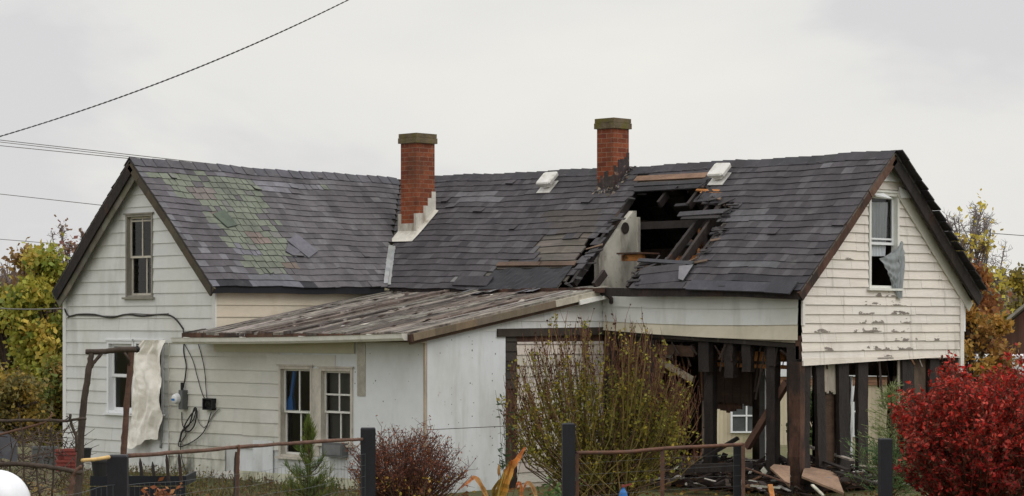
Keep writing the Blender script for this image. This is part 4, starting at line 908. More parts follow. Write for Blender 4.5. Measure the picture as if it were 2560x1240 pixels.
mb = MB(); mb.grid(tail, 10, 30); o = mb.build('curtain', 'curtain'); tag(o, 'blue-grey curtain tail hanging below the gable window', 'curtain')
def sheer(a, b):
    px = lerp(2176+8*b, 2232-6*b, a); py = lerp(505, 640, b); u, z = wG.px(px, py); return wG.p(u, -.098+.010*sn(a*40+fbm(a*3, b*2)*2), z)
mb = MB(); mb.grid(sheer, 60, 12); o = mb.build('net_curtain', 'net'); tag(o, 'pale net curtain behind the glass of the gable window', 'curtain')

mt = root('electric_meter', wA.p(*[wA.px(458, 1000)[0], .0, wA.px(458, 1000)[1]]), 'round electric meter on a grey box beside the cables', 'meter')
u, z = wA.px(460, 998); mb = MB(); wA.box(mb, u, u+.12, .005, .11, z-.16, z+.15); wA.box(mb, u+.012, u+.11, .11, .118, z-.15, z+.14, (1.1, 1.1, 1.1)); mb.build('meter_box', 'plastic_grey', mt)
mb = MB(); c = wA.p(u-.02, .07, z+.01); mb.lathe((c[0], c[1]-.0, c[2]), [(.085, .04), (.09, -.06), (.075, -.11), (.05, -.125), (.0, -.128)], 18, axis='y'); mb.build('meter_dial', 'vinyl_white', mt)
mb = MB(); mb.box((c[0]-.05, c[1]-.132, c[2]-.03), (c[0]+.03, c[1]-.10, c[2]+.005)); mb.build('meter_label', 'plastic_blue', mt)
mb = MB(); mb.tube([(c[0]+.06, c[1], c[2]+.13), (c[0]+.06, c[1], c[2]+.26)], .025, 8); mb.build('conduit', 'plastic_black', mt)
jb = root('junction_box', wA.p(wA.px(530, 1010)[0], 0, wA.px(530, 1010)[1]), 'open black junction box on the siding left of the windows', 'junction box')
a, b = wA.px(518, 1024), wA.px(542, 996); mb = MB(); wA.box(mb, a[0], b[0], .01, .03, a[1], b[1]); 
for q in ((a[0], a[0]+.015, a[1], b[1]), (b[0]-.015, b[0], a[1], b[1]), (a[0], b[0], a[1], a[1]+.015), (a[0], b[0], b[1]-.015, b[1])): wA.box(mb, q[0], q[1], .031, .1, q[2], q[3])
mb.build('box_shell', 'plastic_black', jb); mb = MB()
for i in range(6): mb.tube([wA.p(lerp(a[0], b[0], rnd(.2, .8)), rnd(.04, .1), lerp(a[1], b[1], rnd(.15, .85))) for _ in range(4)], .006, 4, C(150, 146, 140))
mb.build('wire_ends', 'plastic_grey', jb)
def cable(pts, n0, r, m, label, cat='cable', w=wA, group=None):
    P_ = [w.p(w.px(*p)[0], n0+rnd(0, .01), w.px(*p)[1]) for p in pts]; Q = []
    for i in range(len(P_)-1):
        p0, p1, p2, p3 = (Vector(P_[max(0, min(len(P_)-1, i+k))]) for k in (-1, 0, 1, 2))
        for j in range(5):
            t = j/5; Q.append(.5*((2*p1)+(p2-p0)*t+(2*p0-5*p1+4*p2-p3)*t*t+(3*p1-p0-3*p2+p3)*t**3))
    Q.append(Vector(P_[-1])); mb = MB(); mb.tube(Q, r, 5); o = mb.build('wall_cable', m, None, True); tag(o, label, cat, group); return o
cable([(166, 772), (176, 790), (200, 786), (240, 786), (280, 794), (320, 786), (360, 790), (400, 786), (428, 788), (446, 800), (462, 822)], .03, .014, 'cable', 'thick black cable sagging across the left gable')
cable([(172, 794), (190, 788), (230, 789), (300, 790), (330, 784), (380, 786), (425, 784)], .03, .009, 'cable_grey', 'thin grey cable twisted along the gable cable')
cable([(462, 822), (464, 850), (463, 880), (470, 912), (468, 940), (462, 970)], .03, .011, 'cable', 'cable dropping from the gutter end to the meter')
cable([(466, 860), (486, 900), (497, 940), (508, 980), (516, 996)], .03, .007, 'cable', 'left of two thin wires leading to the junction box')
cable([(499, 858), (508, 890), (516, 930), (520, 975), (522, 996)], .03, .007, 'cable', 'right of two thin wires leading to the junction box')
cable([(496, 1022), (488, 1050), (462, 1075), (456, 1095), (452, 1115), (470, 1112), (500, 1095), (520, 1070), (534, 1030)], .04, .009, 'cable', 'long loop of black cable under the junction box')
cable([(497, 1022), (478, 1048), (468, 1072), (480, 1078), (494, 1062), (500, 1030), (494, 1020), (482, 1060), (464, 1080), (458, 1105)], .06, .012, 'cable', 'tight coil of black cable right of the meter')
cable([(458, 1030), (460, 1060), (470, 1085), (456, 1110), (460, 1150), (476, 1200)], .03, .008, 'cable', 'cable running from the meter down to the ground')
cable([(497, 1025), (500, 1050), (512, 1068), (524, 1060), (536, 1040), (552, 1022)], .03, .007, 'cable_grey', 'short grey cable loop right of the coil')
cable([(410, 1032), (409, 1060), (405, 1120)], .03, .02, 'galv', 'grey metal conduit beside the plastic sheet', 'conduit')
br = root('blue_broom', (0, 0, 0), 'blue plastic broom leaning inside the left paired window', 'broom')
w_in = Wall('y', YA+.115, -1); b0 = Vector(w_in.p(w_in.px(738, 922)[0], 0, w_in.px(738, 922)[1])); b1 = Vector(w_in.p(w_in.px(730, 990)[0], 0, w_in.px(730, 990)[1])); b2 = Vector(w_in.p(w_in.px(726, 1028)[0], 0, w_in.px(726, 1028)[1]))
br.location = b2; mb = MB(); mb.tube([b0, b1], .036, 8); mb.build('handle', 'plastic_blue', br); mb = MB(); mb.beam(b1, b2, .07, .05, up=(0, 1, 0), w2=.22, h2=.07); mb.build('broom_head', 'plastic_blue', br)

# ---------------------------------------------------------------- overhead wires
def wire(p, q, r, label, group=None, sag=.1, twist=False, ext=.9):
    p, q = Vector(p), Vector(q); n = 60 if twist else 16; mb = MB()
    f = lambda t: (lambda k: p+(q-p)*k-Vector((0, 0, sag*4*k*(1-k))))(-ext+t*(1+2*ext))
    if twist:
        for ph in (0, math.pi):
            mb.tube([f(i/430)+Vector((math.cos(i*.9+ph)*.5, math.sin(i*.9+ph)*.5, math.sin(i*.9+ph)))*r*.75 for i in range(431)], r*.62, 4)
    else: mb.tube([f(i/n) for i in range(n+1)], r, 5)
    o = mb.build('power_line', 'cable' if twist else 'cable_grey'); return tag(o, label, 'power line', group)
wire(at(0, 341, 27), at(870, 0, 30), .0085, 'thick twisted service cable slanting up to the top of the picture', sag=.11, twist=True, ext=.4)
wire(at(0, 350, 66), at(560, 413, 60), .011, 'uppermost of three close wires meeting the left ridge', sag=0)
wire(at(0, 355, 66.5), at(470, 408, 60), .010, 'middle one of three close wires meeting the left ridge', sag=0)
wire(at(0, 364, 67), at(340, 398, 62), .011, 'lowest of three close wires meeting the left ridge', sag=0)
wire(at(0, 485, 70), at(245, 512, 66), .011, 'single thin wire left of the gable peak, above the bare tree', sag=0)
wire(at(0, 598, 75), at(200, 614, 75), .011, 'low thin wire crossing the trees at far left', sag=0)
wire(at(2478, 583, 70), at(2600, 592, 68), .012, 'short grey wire right of the bare treetop', sag=0, ext=1.5)
wire(at(-40, 768, 41), at(166, 770, 41.2), .012, 'dark cable coming in past the yellow tree to the left wall corner', sag=.03, ext=.0)

# ---------------------------------------------------------------- garden fence and gate
def ground(px, D): x, y = to_world((px-1280)/FP*D, D); return Vector((x, y, gz(x, y)))
fc = root('garden_fence', ground(920, 20.8), 'wire garden fence with square black posts and stick rails', 'fence')
posts = [(-160, 13.2, 1190), (295, 16, 1137), (920, 20.8, 1069), (1421, 24.7, 1058), (2213, 25.6, 1096), (2760, 24, 1100)]
PP = []
for (px, D, py) in posts:
    g0 = ground(px, D); top = at(px, py, D).z; mb = MB(); w_ = .068; zs = [g0.z-.1, top-.012, top]
    ang = .35 if px > 100 else .2; ca, sa = math.cos(TH+ang*.2), math.sin(TH+ang*.2)
    ring = lambda z, w: [(g0.x+(dx*ca-dy*sa)*w, g0.y+(dx*sa+dy*ca)*w, z) for dx, dy in ((-1, -1), (1, -1), (1, 1), (-1, 1))]
    mb.hexa(ring(zs[0], w_)+ring(zs[1], w_)); a_, b_ = ring(zs[1], w_), ring(zs[2], w_-.008)
    for i in range(4): mb.face((a_[i], a_[(i+1) % 4], b_[(i+1) % 4], b_[i]))
    mb.face(b_); mb.build('post', 'black_paint', fc); PP.append((g0, top))
def curve(pts, r, m, name, parent, n=6, wob=.0, tone=(1, 1, 1)):
    P_ = [Vector(p) for p in pts]; Q = []; rr = []
    for i in range(len(P_)-1):
        p0, p1, p2, p3 = (P_[max(0, min(len(P_)-1, i+k))] for k in (-1, 0, 1, 2))
        for j in range(5):
            t = j/5; Q.append(.5*((2*p1)+(p2-p0)*t+(2*p0-5*p1+4*p2-p3)*t*t+(3*p1-p0-3*p2+p3)*t**3)+Vector((rnd(-wob, wob), rnd(-wob, wob), rnd(-wob, wob)))); rr.append(i+t)
    Q.append(P_[-1]); rr.append(len(P_)-1); R0, R1 = r if isinstance(r, tuple) else (r, r)
    mb = MB(); mb.tube(Q, [lerp(R0, R1, k/(len(P_)-1))*(1+rnd(-.08, .08)*(wob > 0)) for k in rr], n, tone)
    return mb.build(name, m, parent, True)
curve([at(322, 1139, 16.2), at(450, 1130, 17.4), at(600, 1118, 18.6), at(750, 1106, 19.8), at(905, 1098, 20.7)], (.017, .017), 'bark_red', 'rail', fc, wob=.004)
curve([at(206, 1151, 15.2), at(240, 1148, 15.5), at(272, 1143, 15.9)], .014, 'pale_wood', 'rail', fc, wob=.001)
curve([at(597, 1112, 18.5), at(595, 1170, 18.5), at(594, 1260, 18.5)], .013, 'rust_wood', 'stake', fc, wob=.004); curve([at(590, 1130, 18.6), at(588, 1190, 18.6), at(586, 1260, 18.6)], .012, 'bark', 'stake', fc, wob=.004)
# wire mesh panels between the posts
def mesh_panel(i, j, drop0, drop1, rows, step, stepv, fade=.0013):
    (a, ta), (b, tb) = PP[i], PP[j]; mb = MB(); Lh = (b-a).length; n = int(Lh/step)
    A = lambda k, h: Vector((lerp(a.x, b.x, k), lerp(a.y, b.y, k), lerp(ta-drop0, tb-drop1, k)-h-.03*math.sin(k*math.pi)))+Vector((sn(k*40+h*9)*.006, 0, sn(k*23+h*5)*.006))
    for r in range(rows): mb.tube([A(k/30, r*stepv) for k in range(31)], fade, 3)
    for q in range(n+1): mb.tube([A(q/n, 0), A(q/n, (rows-1)*stepv)], fade*.8, 3)
    return mb.build('wire_mesh', 'wire', fc)
mesh_panel(0, 1, .2, .20, 7, .10, .14); mesh_panel(1, 2, .22, .23, 7, .085, .10)
# gate between the third and fourth posts
gt = root('garden_gate', ground(1640, 25.6), 'rusty framed wire gate with a bent top rail beside the black post', 'gate')
a, b = (1440, 1132, 24.7), (1856, 1111, 26.6)
curve([at(*a), at(1560, 1130, 25.2), at(1660, 1121, 25.7), at(1760, 1116, 26.2), at(*b)], .022, 'rust_wood', 'top_rail', gt, 5, .001)
for (px, py, D, m, r) in ((1443, 1134, 24.7, 'rust_wood', .018), (1656, 1124, 25.7, 'rust_wood', .022), (1858, 1108, 26.6, 'bark_red', .02)):
    mb = MB(); p = at(px, py, D); mb.beam((p.x, p.y, gz(p.x, p.y)), p, r*2, r*2, up=(CT, ST, 0)); mb.build('gate_post', m, gt)
mb = MB(); p = at(1843, 1108, 26.7); mb.beam((p.x, p.y, gz(p.x, p.y)), p, .085, .085, up=(CT, ST, 0)); mb.build('gate_post', 'black_paint', gt)
mb = MB(); A, B_ = at(*a), at(*b)
for r in range(1, 6): mb.tube([A-Vector((0, 0, r*.12)), A.lerp(B_, .5)-Vector((0, 0, r*.12+rnd(-.02, .02))), B_-Vector((0, 0, r*.12))], .0011, 3)
mb.build('wire_mesh', 'wire', gt)

# ---------------------------------------------------------------- log arbour, branch rails and garden clutter at left
ab = root('log_arbour', ground(260, 26), 'rustic arbour of dark logs standing before the left gable', 'arbour')
D = 26
curve([at(213, 879, D), at(255, 879, D), at(300, 874, D), at(342, 873, D)], (.03, .036), 'bark', 'crossbeam', ab, 7, .003)
curve([at(228, 884, D), at(222, 925, D), at(213, 980, D), at(206, 1040, D), at(202, 1110, D), at(198, 1180, D), at(192, 1260, D)], (.034, .046), 'bark', 'post', ab, 7, .004)
curve([at(328, 874, D+.3), at(325, 930, D+.3), at(318, 1000, D+.3), at(312, 1080, D+.3), at(308, 1150, D+.3), at(306, 1250, D+.3)], (.036, .038), 'bark_red', 'post', ab, 7, .003, tone=(.8, .8, .8))
curve([at(254, 884, D), at(236, 905, D), at(224, 924, D)], .022, 'bark', 'brace', ab, 6, .002); curve([at(311, 882, D+.2), at(320, 896, D+.2), at(324, 915, D+.3)], .016, 'bark', 'brace', ab, 6, .002)
mb = MB(); mb.lathe(tuple(at(342, 873, D)), [(.038, -.01), (.04, .01), (.0, .02)], 8, (.4, .4, .45), 'x'); mb.build('log_end', 'plastic_black', ab)
bf = root('branch_fence', ground(100, 24), 'low fence of crooked branches and forked sticks at far left', 'fence')
for (pts, r, m) in (([(-30, 1053), (60, 1051), (150, 1052), (216, 1047)], (.02, .016), 'bark'), ([(-30, 1096), (40, 1076), (110, 1056), (130, 1036), (128, 1030)], (.018, .008), 'bark_red'), ([(-20, 1160), (60, 1160), (130, 1168), (205, 1182)], (.03, .026), 'bark'), ([(174, 1035), (178, 1060), (190, 1092), (192, 1130)], (.016, .02), 'bark'), ([(205, 1165), (186, 1184), (180, 1214), (170, 1260)], (.02, .03), 'bark_red'), ([(45, 1030), (56, 1090), (60, 1180), (62, 1250)], (.008, .012), 'bark'), ([(20, 1200), (34, 1120), (70, 1062)], (.01, .006), 'bark'), ([(100, 1240), (92, 1150), (120, 1056)], (.012, .007), 'bark'), ([(130, 1240), (134, 1130), (126, 1070)], (.012, .008), 'bark'), ([(140, 1060), (168, 1045), (166, 1040)], (.008, .004), 'bark')):
    curve([at(x, y, 24) for x, y in pts], r, m, 'branch', bf, 6, .006)
def crate(px0, py0, px1, py1, D, m, name, label, cat, ribs=True, taper=.0, group=None):
    c = at((px0+px1)/2, py1, D); w_ = (px1-px0)*D/FP; h = (py1-py0)*D/FP; r = root(name, c, label, cat, group)
    R3 = lambda x, y, z: (c.x+x*CT-y*ST, c.y+x*ST+y*CT, c.z+z)
    mb = MB(); t = .012; dd = w_*.7
    def slab(x0, x1, y0, y1, z0, z1, tn=(1, 1, 1)): mb.hexa([R3(x0, y0, z0), R3(x1, y0, z0), R3(x1, y1, z0), R3(x0, y1, z0), R3(x0-taper, y0-taper, z1), R3(x1+taper, y0-taper, z1), R3(x1+taper, y1+taper, z1), R3(x0-taper, y1+taper, z1)], tn)
    slab(-w_/2, w_/2, 0, t, 0, h); slab(-w_/2, w_/2, dd-t, dd, 0, h); slab(-w_/2, -w_/2+t, t, dd-t, 0, h); slab(w_/2-t, w_/2, t, dd-t, 0, h); slab(-w_/2+t, w_/2-t, t, dd-t, 0, t)
    mb.build('body', m, r); mb = MB(); slab(-w_/2-.012, w_/2+.012, -.012, -.001, h-.03, h); slab(-w_/2-.012, w_/2+.012, -.012, -.001, h*.45, h*.45+.02); mb.build('rim', m, r); return r
crate(141, 1150, 188, 1178, 28, 'plastic_red', 'crate', 'dull red crate, lower one of two beside the arbour', 'crate', group='red crates'); crate(160, 1122, 190, 1149, 28, 'plastic_red', 'crate', 'dull red crate, stacked on top of the other', 'crate', group='red crates')
crate(140, 1123, 160, 1149, 28.1, 'plastic_red', 'crate', 'small red crate squeezed beside the topmost red crate', 'crate', group='red crates')
crate(80, 1116, 106, 1168, 29, 'plastic_grey', 'bin', 'grey plastic bin at far left, left one of a pair', 'bin', group='grey bins'); crate(108, 1116, 140, 1166, 29.3, 'plastic_grey', 'bin', 'grey plastic bin next to the red crates', 'bin', group='grey bins')
def pot(px, py0, py1, w, D, label, m='plastic_black'):
    c = at(px, py1, D); h = (py1-py0)*D/FP; r_ = w*D/FP/2; r = root('plant_pot', c, label, 'plant pot', 'black plant pots'); mb = MB(); mb.lathe(c, [(r_*.78, 0), (r_*.97, h*.86), (r_*.9, h*.86), (r_*.7, .02)], 18); mb.build('body', m, r)
    mb = MB(); mb.lathe(c, [(r_*.99, h*.86), (r_*1.07, h*.87), (r_*1.07, h), (r_*.92, h), (r_*.9, h*.87)], 18); mb.build('rim', m, r)
pot(214, 1120, 1150, 30, 26.5, 'small black plant pot behind the left arbour post'); pot(250, 1150, 1190, 44, 25, 'large black plant pot left of the near fence post')
mb = MB(); p, q = at(228, 1202, 27), at(462, 1202, 28.5)
for i in range(3): mb.beam(p-Vector((0, 0, i*.13)), q-Vector((0, 0, i*.13)), .035, .12, tone=jit(C(190, 200, 215), .15))
mb.beam(q, q+Vector((-ST*.9, CT*.9, 0)), .035, .12); o = mb.build('raised_bed', 'black_paint'); tag(o, 'dark plank edge of a raised garden bed', 'garden bed')
for (px, py, lab) in ((350, 1145, 'pointed dark stake, leftmost of four at the raised bed'), (381, 1154, 'shortest pointed stake at the raised bed'), (416, 1135, 'dark stake second from the right at the raised bed'), (447, 1130, 'thick dark stake, rightmost of four at the raised bed')):
    b = at(px+6, 1206, 28); t = at(px, py, 28); mb = MB(); mb.beam(b, b.lerp(t, .8), .035, .035); mb.beam(b.lerp(t, .8), t, .034, .034, w2=.008, h2=.008); o = mb.build('stake', 'charred'); tag(o, lab, 'stake', 'stakes at the raised bed')
tk = root('plastic_tank', at(-8, 1300, 14), 'white rounded plastic tank at the near left', 'tank'); c = at(-8, 1300, 14); mb = MB(); prof = [(.205, -.35), (.207, .1)]+[(.207*math.cos(k*math.pi/20), .1+.207*math.sin(k*math.pi/20)) for k in range(1, 10)]+[(.001, .307)]
mb.lathe(c, prof, 40); mb.build('body', 'plastic_white', tk, True); mb = MB(); mb.lathe(c+Vector((0, 0, .04)), [(.2075, 0), (.211, .005), (.211, .02), (.2075, .025)], 40); mb.build('rim', 'plastic_white', tk)
def tarp(a, b):
    p = at(lerp(-60, 44, a), lerp(1078, 1150, b), 27+.6*(1-b)); p.z -= .22*max(0, a-.55)*(1-b); p.z += .02*sn(a*11+b*7); return p
mb = MB(); mb.grid(tarp, 14, 10); o = mb.build('tarp', 'black_paint', None, True); tag(o, 'black tarpaulin draped over a heap at the far left edge', 'tarpaulin')
hp = MB()
for i in range(520):
    D_ = rnd(27, 33); p = at(rnd(-60, 200), rnd(1080, 1235), D_); hp.tube([p, p+Vector((rnd(-.3, .3), rnd(-.3, .3), rnd(-.1, .25)))], (.008, .003), 3, jit(C(74, 62, 54), .4))
o = hp.build('brushwood', 'twig'); tag(o, 'heap of dry brushwood at far left', 'brushwood', kind='stuff')

# ---------------------------------------------------------------- plants
def stems(mb, p, q, r0, r1, bend, tone, n=4, sides=4):
    p, q = Vector(p), Vector(q); d = q-p; o = Vector((rnd(-1, 1), rnd(-1, 1), rnd(-.3, .3)))*bend*d.length
    pts = [p+d*(k/n)+o*math.sin(math.pi*k/n)+Vector((rnd(-1, 1), rnd(-1, 1), 0))*.012*d.length for k in range(n+1)]
    mb.tube(pts, [lerp(r0, r1, k/n) for k in range(n+1)], sides, tone, cap=False); return pts
# tall upright shrub in front of the stripped side wall
def tall_shrub():
    base = ground(1490, 31.6); r = root('tall_shrub', base, 'tall yellow-green shrub of upright stems with dry seed heads', 'shrub'); tw, lf, sd = MB(), MB(), MB()
    for i in range(210):
        a = rnd(-1, 1); b = rnd(-1, 1)
        px0 = 1490+rnd(-60, 90); hgt = (1-abs(a)**3*.42)*(rnd(.5, 1.0) if rnd(0, 1) < .5 else rnd(.82, 1.02))
        tpx = 1505+a*258; tpy = lerp(1240, 796, hgt)+(40 if a > .5 else 0)*a
        D0 = 31.6+rnd(-.3, .3); D1 = 31.5+b*.6; p = at(px0, 1262, D0); q = at(tpx, tpy, D1)
        up = p.lerp(q, .55); up.z -= .0; mid = Vector((lerp(p.x, q.x, .72), lerp(p.y, q.y, .72), lerp(p.z, q.z, .52)))
        col = jit(C(120, 106, 60) if rnd(0, 1) < .65 else C(92, 72, 54), .25); pts = [p, p.lerp(mid, .5)+Vector((rnd(-.04, .04), rnd(-.04, .04), 0)), mid, mid.lerp(q, .55)+Vector((rnd(-.03, .03), rnd(-.03, .03), .02)), q]
        tw.tube(pts, [.011, .009, .007, .005, .0025], 4, col, cap=False)
        for k in range(20):
            t = rnd(.1, 1); s_ = mid.lerp(q, (t-.4)/.6) if t > .4 else p.lerp(mid, t/.4); e = s_+Vector((rnd(-.07, .07), rnd(-.07, .07), rnd(.08, .28))); tw.tube([s_, s_.lerp(e, .5)+Vector((rnd(-.01, .01),)*3), e], (.0035, .0028, .0018), 3, shade(C(112, 74, 58) if t > .6 else col, rnd(.8, 1.2)), cap=False)
            top = t > .62 and rnd(0, 1) < .85
            for m_ in range(1 if top else 5):
                c = s_.lerp(e, rnd(.3, 1)); 
                if top: 
                    if rnd(0, 1) < .75: sd.leaf(c, rnd(.026, .046), jit(C(70, 48, 38), .3), asp=.8); sd.leaf(c, rnd(.02, .035), jit(C(58, 40, 32), .3), asp=.8)
                    elif rnd(0, 1) < .25: lf.leaf(c, rnd(.018, .03), jit(C(160, 142, 56), .2))
                elif rnd(0, 1) < .85: lf.leaf(c+Vector((rnd(-.03, .03), rnd(-.03, .03), rnd(-.03, .03))), rnd(.03, .07), jit(C(142, 136, 56) if rnd(0, 1) < .62 else (C(100, 106, 46) if rnd(0, 1) < .6 else C(176, 156, 58)), .25))
    tw.build('stems', 'twig', r); lf.build('leaves', 'leaf', r); sd.build('seed_heads', 'leaf', r)
tall_shrub()
def bush(px, D, topy, wpx, label, nst, leaf_cols, nleaf, size, tcol, dens=1.0, cy=.55, low=None, name='bush', flat=1.0):
    base = ground(px, D); rad = wpx*D/FP/2; H = at(px, topy, D).z-base.z; r = root(name, base, label, 'bush'); tw, lf = MB(), MB(); cz = H*cy
    tips = []
    for i in range(nst):
        while True:
            v = Vector((R.gauss(0, 1), R.gauss(0, 1), R.gauss(0, 1)*.9+.35)).normalized()
            if v.z > -.55: break
        k = rnd(.66, 1.06)*(1+.13*math.sin(v.x*7+v.z*5+v.y*4)); tip = base+Vector((v.x*rad*k, v.y*rad*k*flat, cz+v.z*(H-cz)*k)); p = base+Vector((rnd(-.12, .12), rnd(-.12, .12), 0))
        pts = stems(tw, p, tip, .010, .0022, .12, jit(tcol, .25), 5, 4); tips.append(tip)
        for j in range(7):
            s_ = pts[rnd(0, 1) < .4 and 3 or 4].lerp(pts[5], rnd(-.4, 1)); e = s_+Vector((rnd(-.13, .13), rnd(-.13, .13), rnd(-.04, .17))); tw.tube([s_, e], (.0035, .0014), 3, jit(tcol, .3), cap=False)
            for m_ in range(int(nleaf*dens)):
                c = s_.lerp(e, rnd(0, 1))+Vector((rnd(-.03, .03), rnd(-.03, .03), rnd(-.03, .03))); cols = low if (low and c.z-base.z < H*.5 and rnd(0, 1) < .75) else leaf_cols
                lf.leaf(c, size*rnd(.45, 1.3), jit(C(*cols[int(rnd(0, len(cols)))]), .25), asp=.55)
    tw.build('twigs', 'twig', r); lf.build('leaves', 'leaf', r); return r
bush(1012, 28, 1066, 300, 'round bare brown bush behind the black fence post', 360, [(132, 76, 52), (114, 68, 52), (150, 94, 58)], 2, .035, C(86, 58, 50), low=[(162, 140, 52), (150, 96, 50), (124, 78, 54), (160, 112, 56)])
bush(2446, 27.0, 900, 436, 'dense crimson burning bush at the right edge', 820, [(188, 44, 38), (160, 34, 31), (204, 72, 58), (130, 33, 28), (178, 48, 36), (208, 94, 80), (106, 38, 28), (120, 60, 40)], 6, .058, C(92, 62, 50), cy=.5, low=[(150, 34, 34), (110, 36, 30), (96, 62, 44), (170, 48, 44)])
def conifer(px, D, topy, wpx, label, kind):
    base = ground(px, D); H = at(px, topy, D).z-base.z; rad = wpx*D/FP/2; r = root('young_pine' if kind == 'pine' else 'young_cedar', base, label, 'conifer'); tr, nd = MB(), MB()
    tr.tube([base, base+Vector((.01, 0, H*.5)), base+Vector((0, 0, H*.96))], (.025, .016, .005), 6, C(80, 62, 46)); tr.build('trunk', 'twig', r)
    if kind == 'pine':
        for lev in range(84):
            f = rnd(0, 1)**1.3; z = H*(.03+.75*f); L_ = rad*(1.05-f)*rnd(.45, 1.15); g = rnd(0, 6.28); s_ = base+Vector((0, 0, z)); e = s_+Vector((math.cos(g)*L_, math.sin(g)*L_, rnd(.05, .17))); tip = e+Vector((math.cos(g)*.03, math.sin(g)*.03, rnd(.05, .12)))
            nd.tube([s_, s_.lerp(e, .6)-Vector((0, 0, .02)), e, tip], (.007, .006, .004, .002), 4, C(90, 74, 50), cap=False); bc_ = C(90, 108, 52) if rnd(0, 1) < .7 else C(118, 126, 62)
            for m_ in range(60):
                t = rnd(.25, 1); c = (s_.lerp(e, t) if rnd(0, 1) < .55 else e.lerp(tip, rnd(0, 1))); d = (e-s_).normalized()*.4+Vector((rnd(-.6, .6), rnd(-.6, .6), rnd(.1, 1.3))); d.normalize(); nd.leaf(c+d*.045, rnd(.07, .13), jit(bc_, .25), d=d, asp=.055)
        for m_ in range(200):
            c = base+Vector((rnd(-.025, .025), rnd(-.025, .025), H*rnd(.76, .96))); d = Vector((rnd(-.3, .3), rnd(-.3, .3), 1)); nd.leaf(c, rnd(.07, .12), jit(C(104, 112, 46), .25), d=d, asp=.05)
    else:
        for lev in range(120):
            f = rnd(0, 1)**1.25; z = H*(.03+.93*f); L_ = (rad*(1-f)**1.2*rnd(.35, 1.25)+.04); g = rnd(0, 6.28); s_ = base+Vector((0, 0, z)); e = s_+Vector((math.cos(g)*L_, math.sin(g)*L_, L_*rnd(.3, .9))); nd.tube([s_, e], (.006, .002), 3, C(96, 84, 56), cap=False); bc_ = C(138, 150, 100) if f > .45 else (C(116, 140, 88) if rnd(0, 1) < .6 else C(84, 114, 76))
            for q in range(9):
                t0 = .2+.8*q/9; c0 = s_.lerp(e, t0); sd_ = Vector((rnd(-1, 1), rnd(-1, 1), rnd(-.3, .7))).normalized()*(.16*(1.2-t0)+.03); d0 = ((e-s_).normalized()*.10+sd_)
                for m_ in range(9):
                    c = c0+d0*rnd(0, 1); nd.leaf(c, rnd(.035, .075), jit(bc_, .22), d=d0.normalized()+Vector((rnd(-.3, .3), rnd(-.3, .3), rnd(-.3, .3))), asp=.16)
    nd.build('needles', 'leaf', r)
conifer(772, 28.5, 1034, 150, 'small young pine standing before the paired windows', 'pine')
conifer(2228, 30, 955, 250, 'wispy blue-green young cedar left of the crimson bush', 'cedar')
# dry corn plant
cp = root('corn_plant', ground(1255, 26), 'dry orange corn leaves curling up beside the black post', 'corn plant')
def blade(pts, w, c0, c1, D=26):
    P_ = [at(x, y, D) for x, y in pts]; Q = []
    for i in range(len(P_)-1):
        p0, p1, p2, p3 = (P_[max(0, min(len(P_)-1, i+k))] for k in (-1, 0, 1, 2))
        for j in range(5):
            t = j/5; Q.append(.5*((2*p1)+(p2-p0)*t+(2*p0-5*p1+4*p2-p3)*t*t+(3*p1-p0-3*p2+p3)*t**3))
    Q.append(P_[-1]); mb = MB(); n = len(Q); sd_ = Vector((CT, ST, 0)); fw = Vector((-ST, CT, 0))
    L_, M_, R_ = [], [], []
    for i, q in enumerate(Q):
        k = i/(n-1); d = (Q[min(n-1, i+1)]-Q[max(0, i-1)]).normalized(); s_ = d.cross(fw).normalized(); ww = w*math.sin(math.pi*min(1, .25+k*.72))**.8*(1+.15*sn(i*1.7)); L_.append(q-s_*ww/2+fw*.015*sn(i*.9)); R_.append(q+s_*ww/2+fw*.015*sn(i*.7+1)); M_.append(q+fw*.02)
    for i in range(n-1):
        k = i/(n-1); t = jit(tuple(lerp(a, b, k) for a, b in zip(C(*c0), C(*c1))), .28); mb.face((L_[i], M_[i], M_[i+1], L_[i+1]), t); mb.face((M_[i], R_[i], R_[i+1], M_[i+1]), shade(t, .92))
    return mb.build('corn_leaf', 'leaf', cp)
blade([(1252, 1262), (1262, 1220), (1278, 1170), (1296, 1145), (1313, 1118)], .085, (188, 150, 62), (214, 128, 78)); blade([(1225, 1262), (1208, 1222), (1188, 1194), (1172, 1204), (1150, 1222)], .05, (196, 158, 96), (196, 124, 92)); blade([(1238, 1262), (1252, 1215), (1272, 1168), (1280, 1150)], .07, (150, 130, 52), (178, 92, 50)); blade([(1300, 1262), (1304, 1222), (1296, 1206), (1290, 1222)], .04, (196, 140, 92), (190, 104, 74)); blade([(1345, 1262), (1334, 1222), (1318, 1206), (1308, 1226)], .045, (190, 160, 110), (190, 130, 90)); blade([(1240, 1262), (1234, 1225), (1254, 1195)], .045, (120, 104, 50), (140, 112, 60))
mb = MB(); mb.tube([at(1243, 1265, 26), at(1246, 1235, 26), at(1260, 1180, 26)], (.015, .013, .008), 6, C(160, 136, 70)); mb.build('stalk', 'twig', cp)
gs = root('grass_plume', ground(1244, 26.2), 'single brown grass plume left of the tallest corn leaf', 'grass plume'); mb = MB(); mb.tube([at(1240, 1262, 26.2), at(1242, 1220, 26.2), at(1247, 1190, 26.2)], .003, 4, C(150, 130, 90)); mb.build('stem', 'twig', gs); mb = MB(); mb.lathe(at(1247, 1190, 26.2), [(.004, 0), (.016, .03), (.017, .08), (.008, .12), (.001, .14)], 8, C(160, 122, 70)); mb.build('seed_head', 'twig', gs)
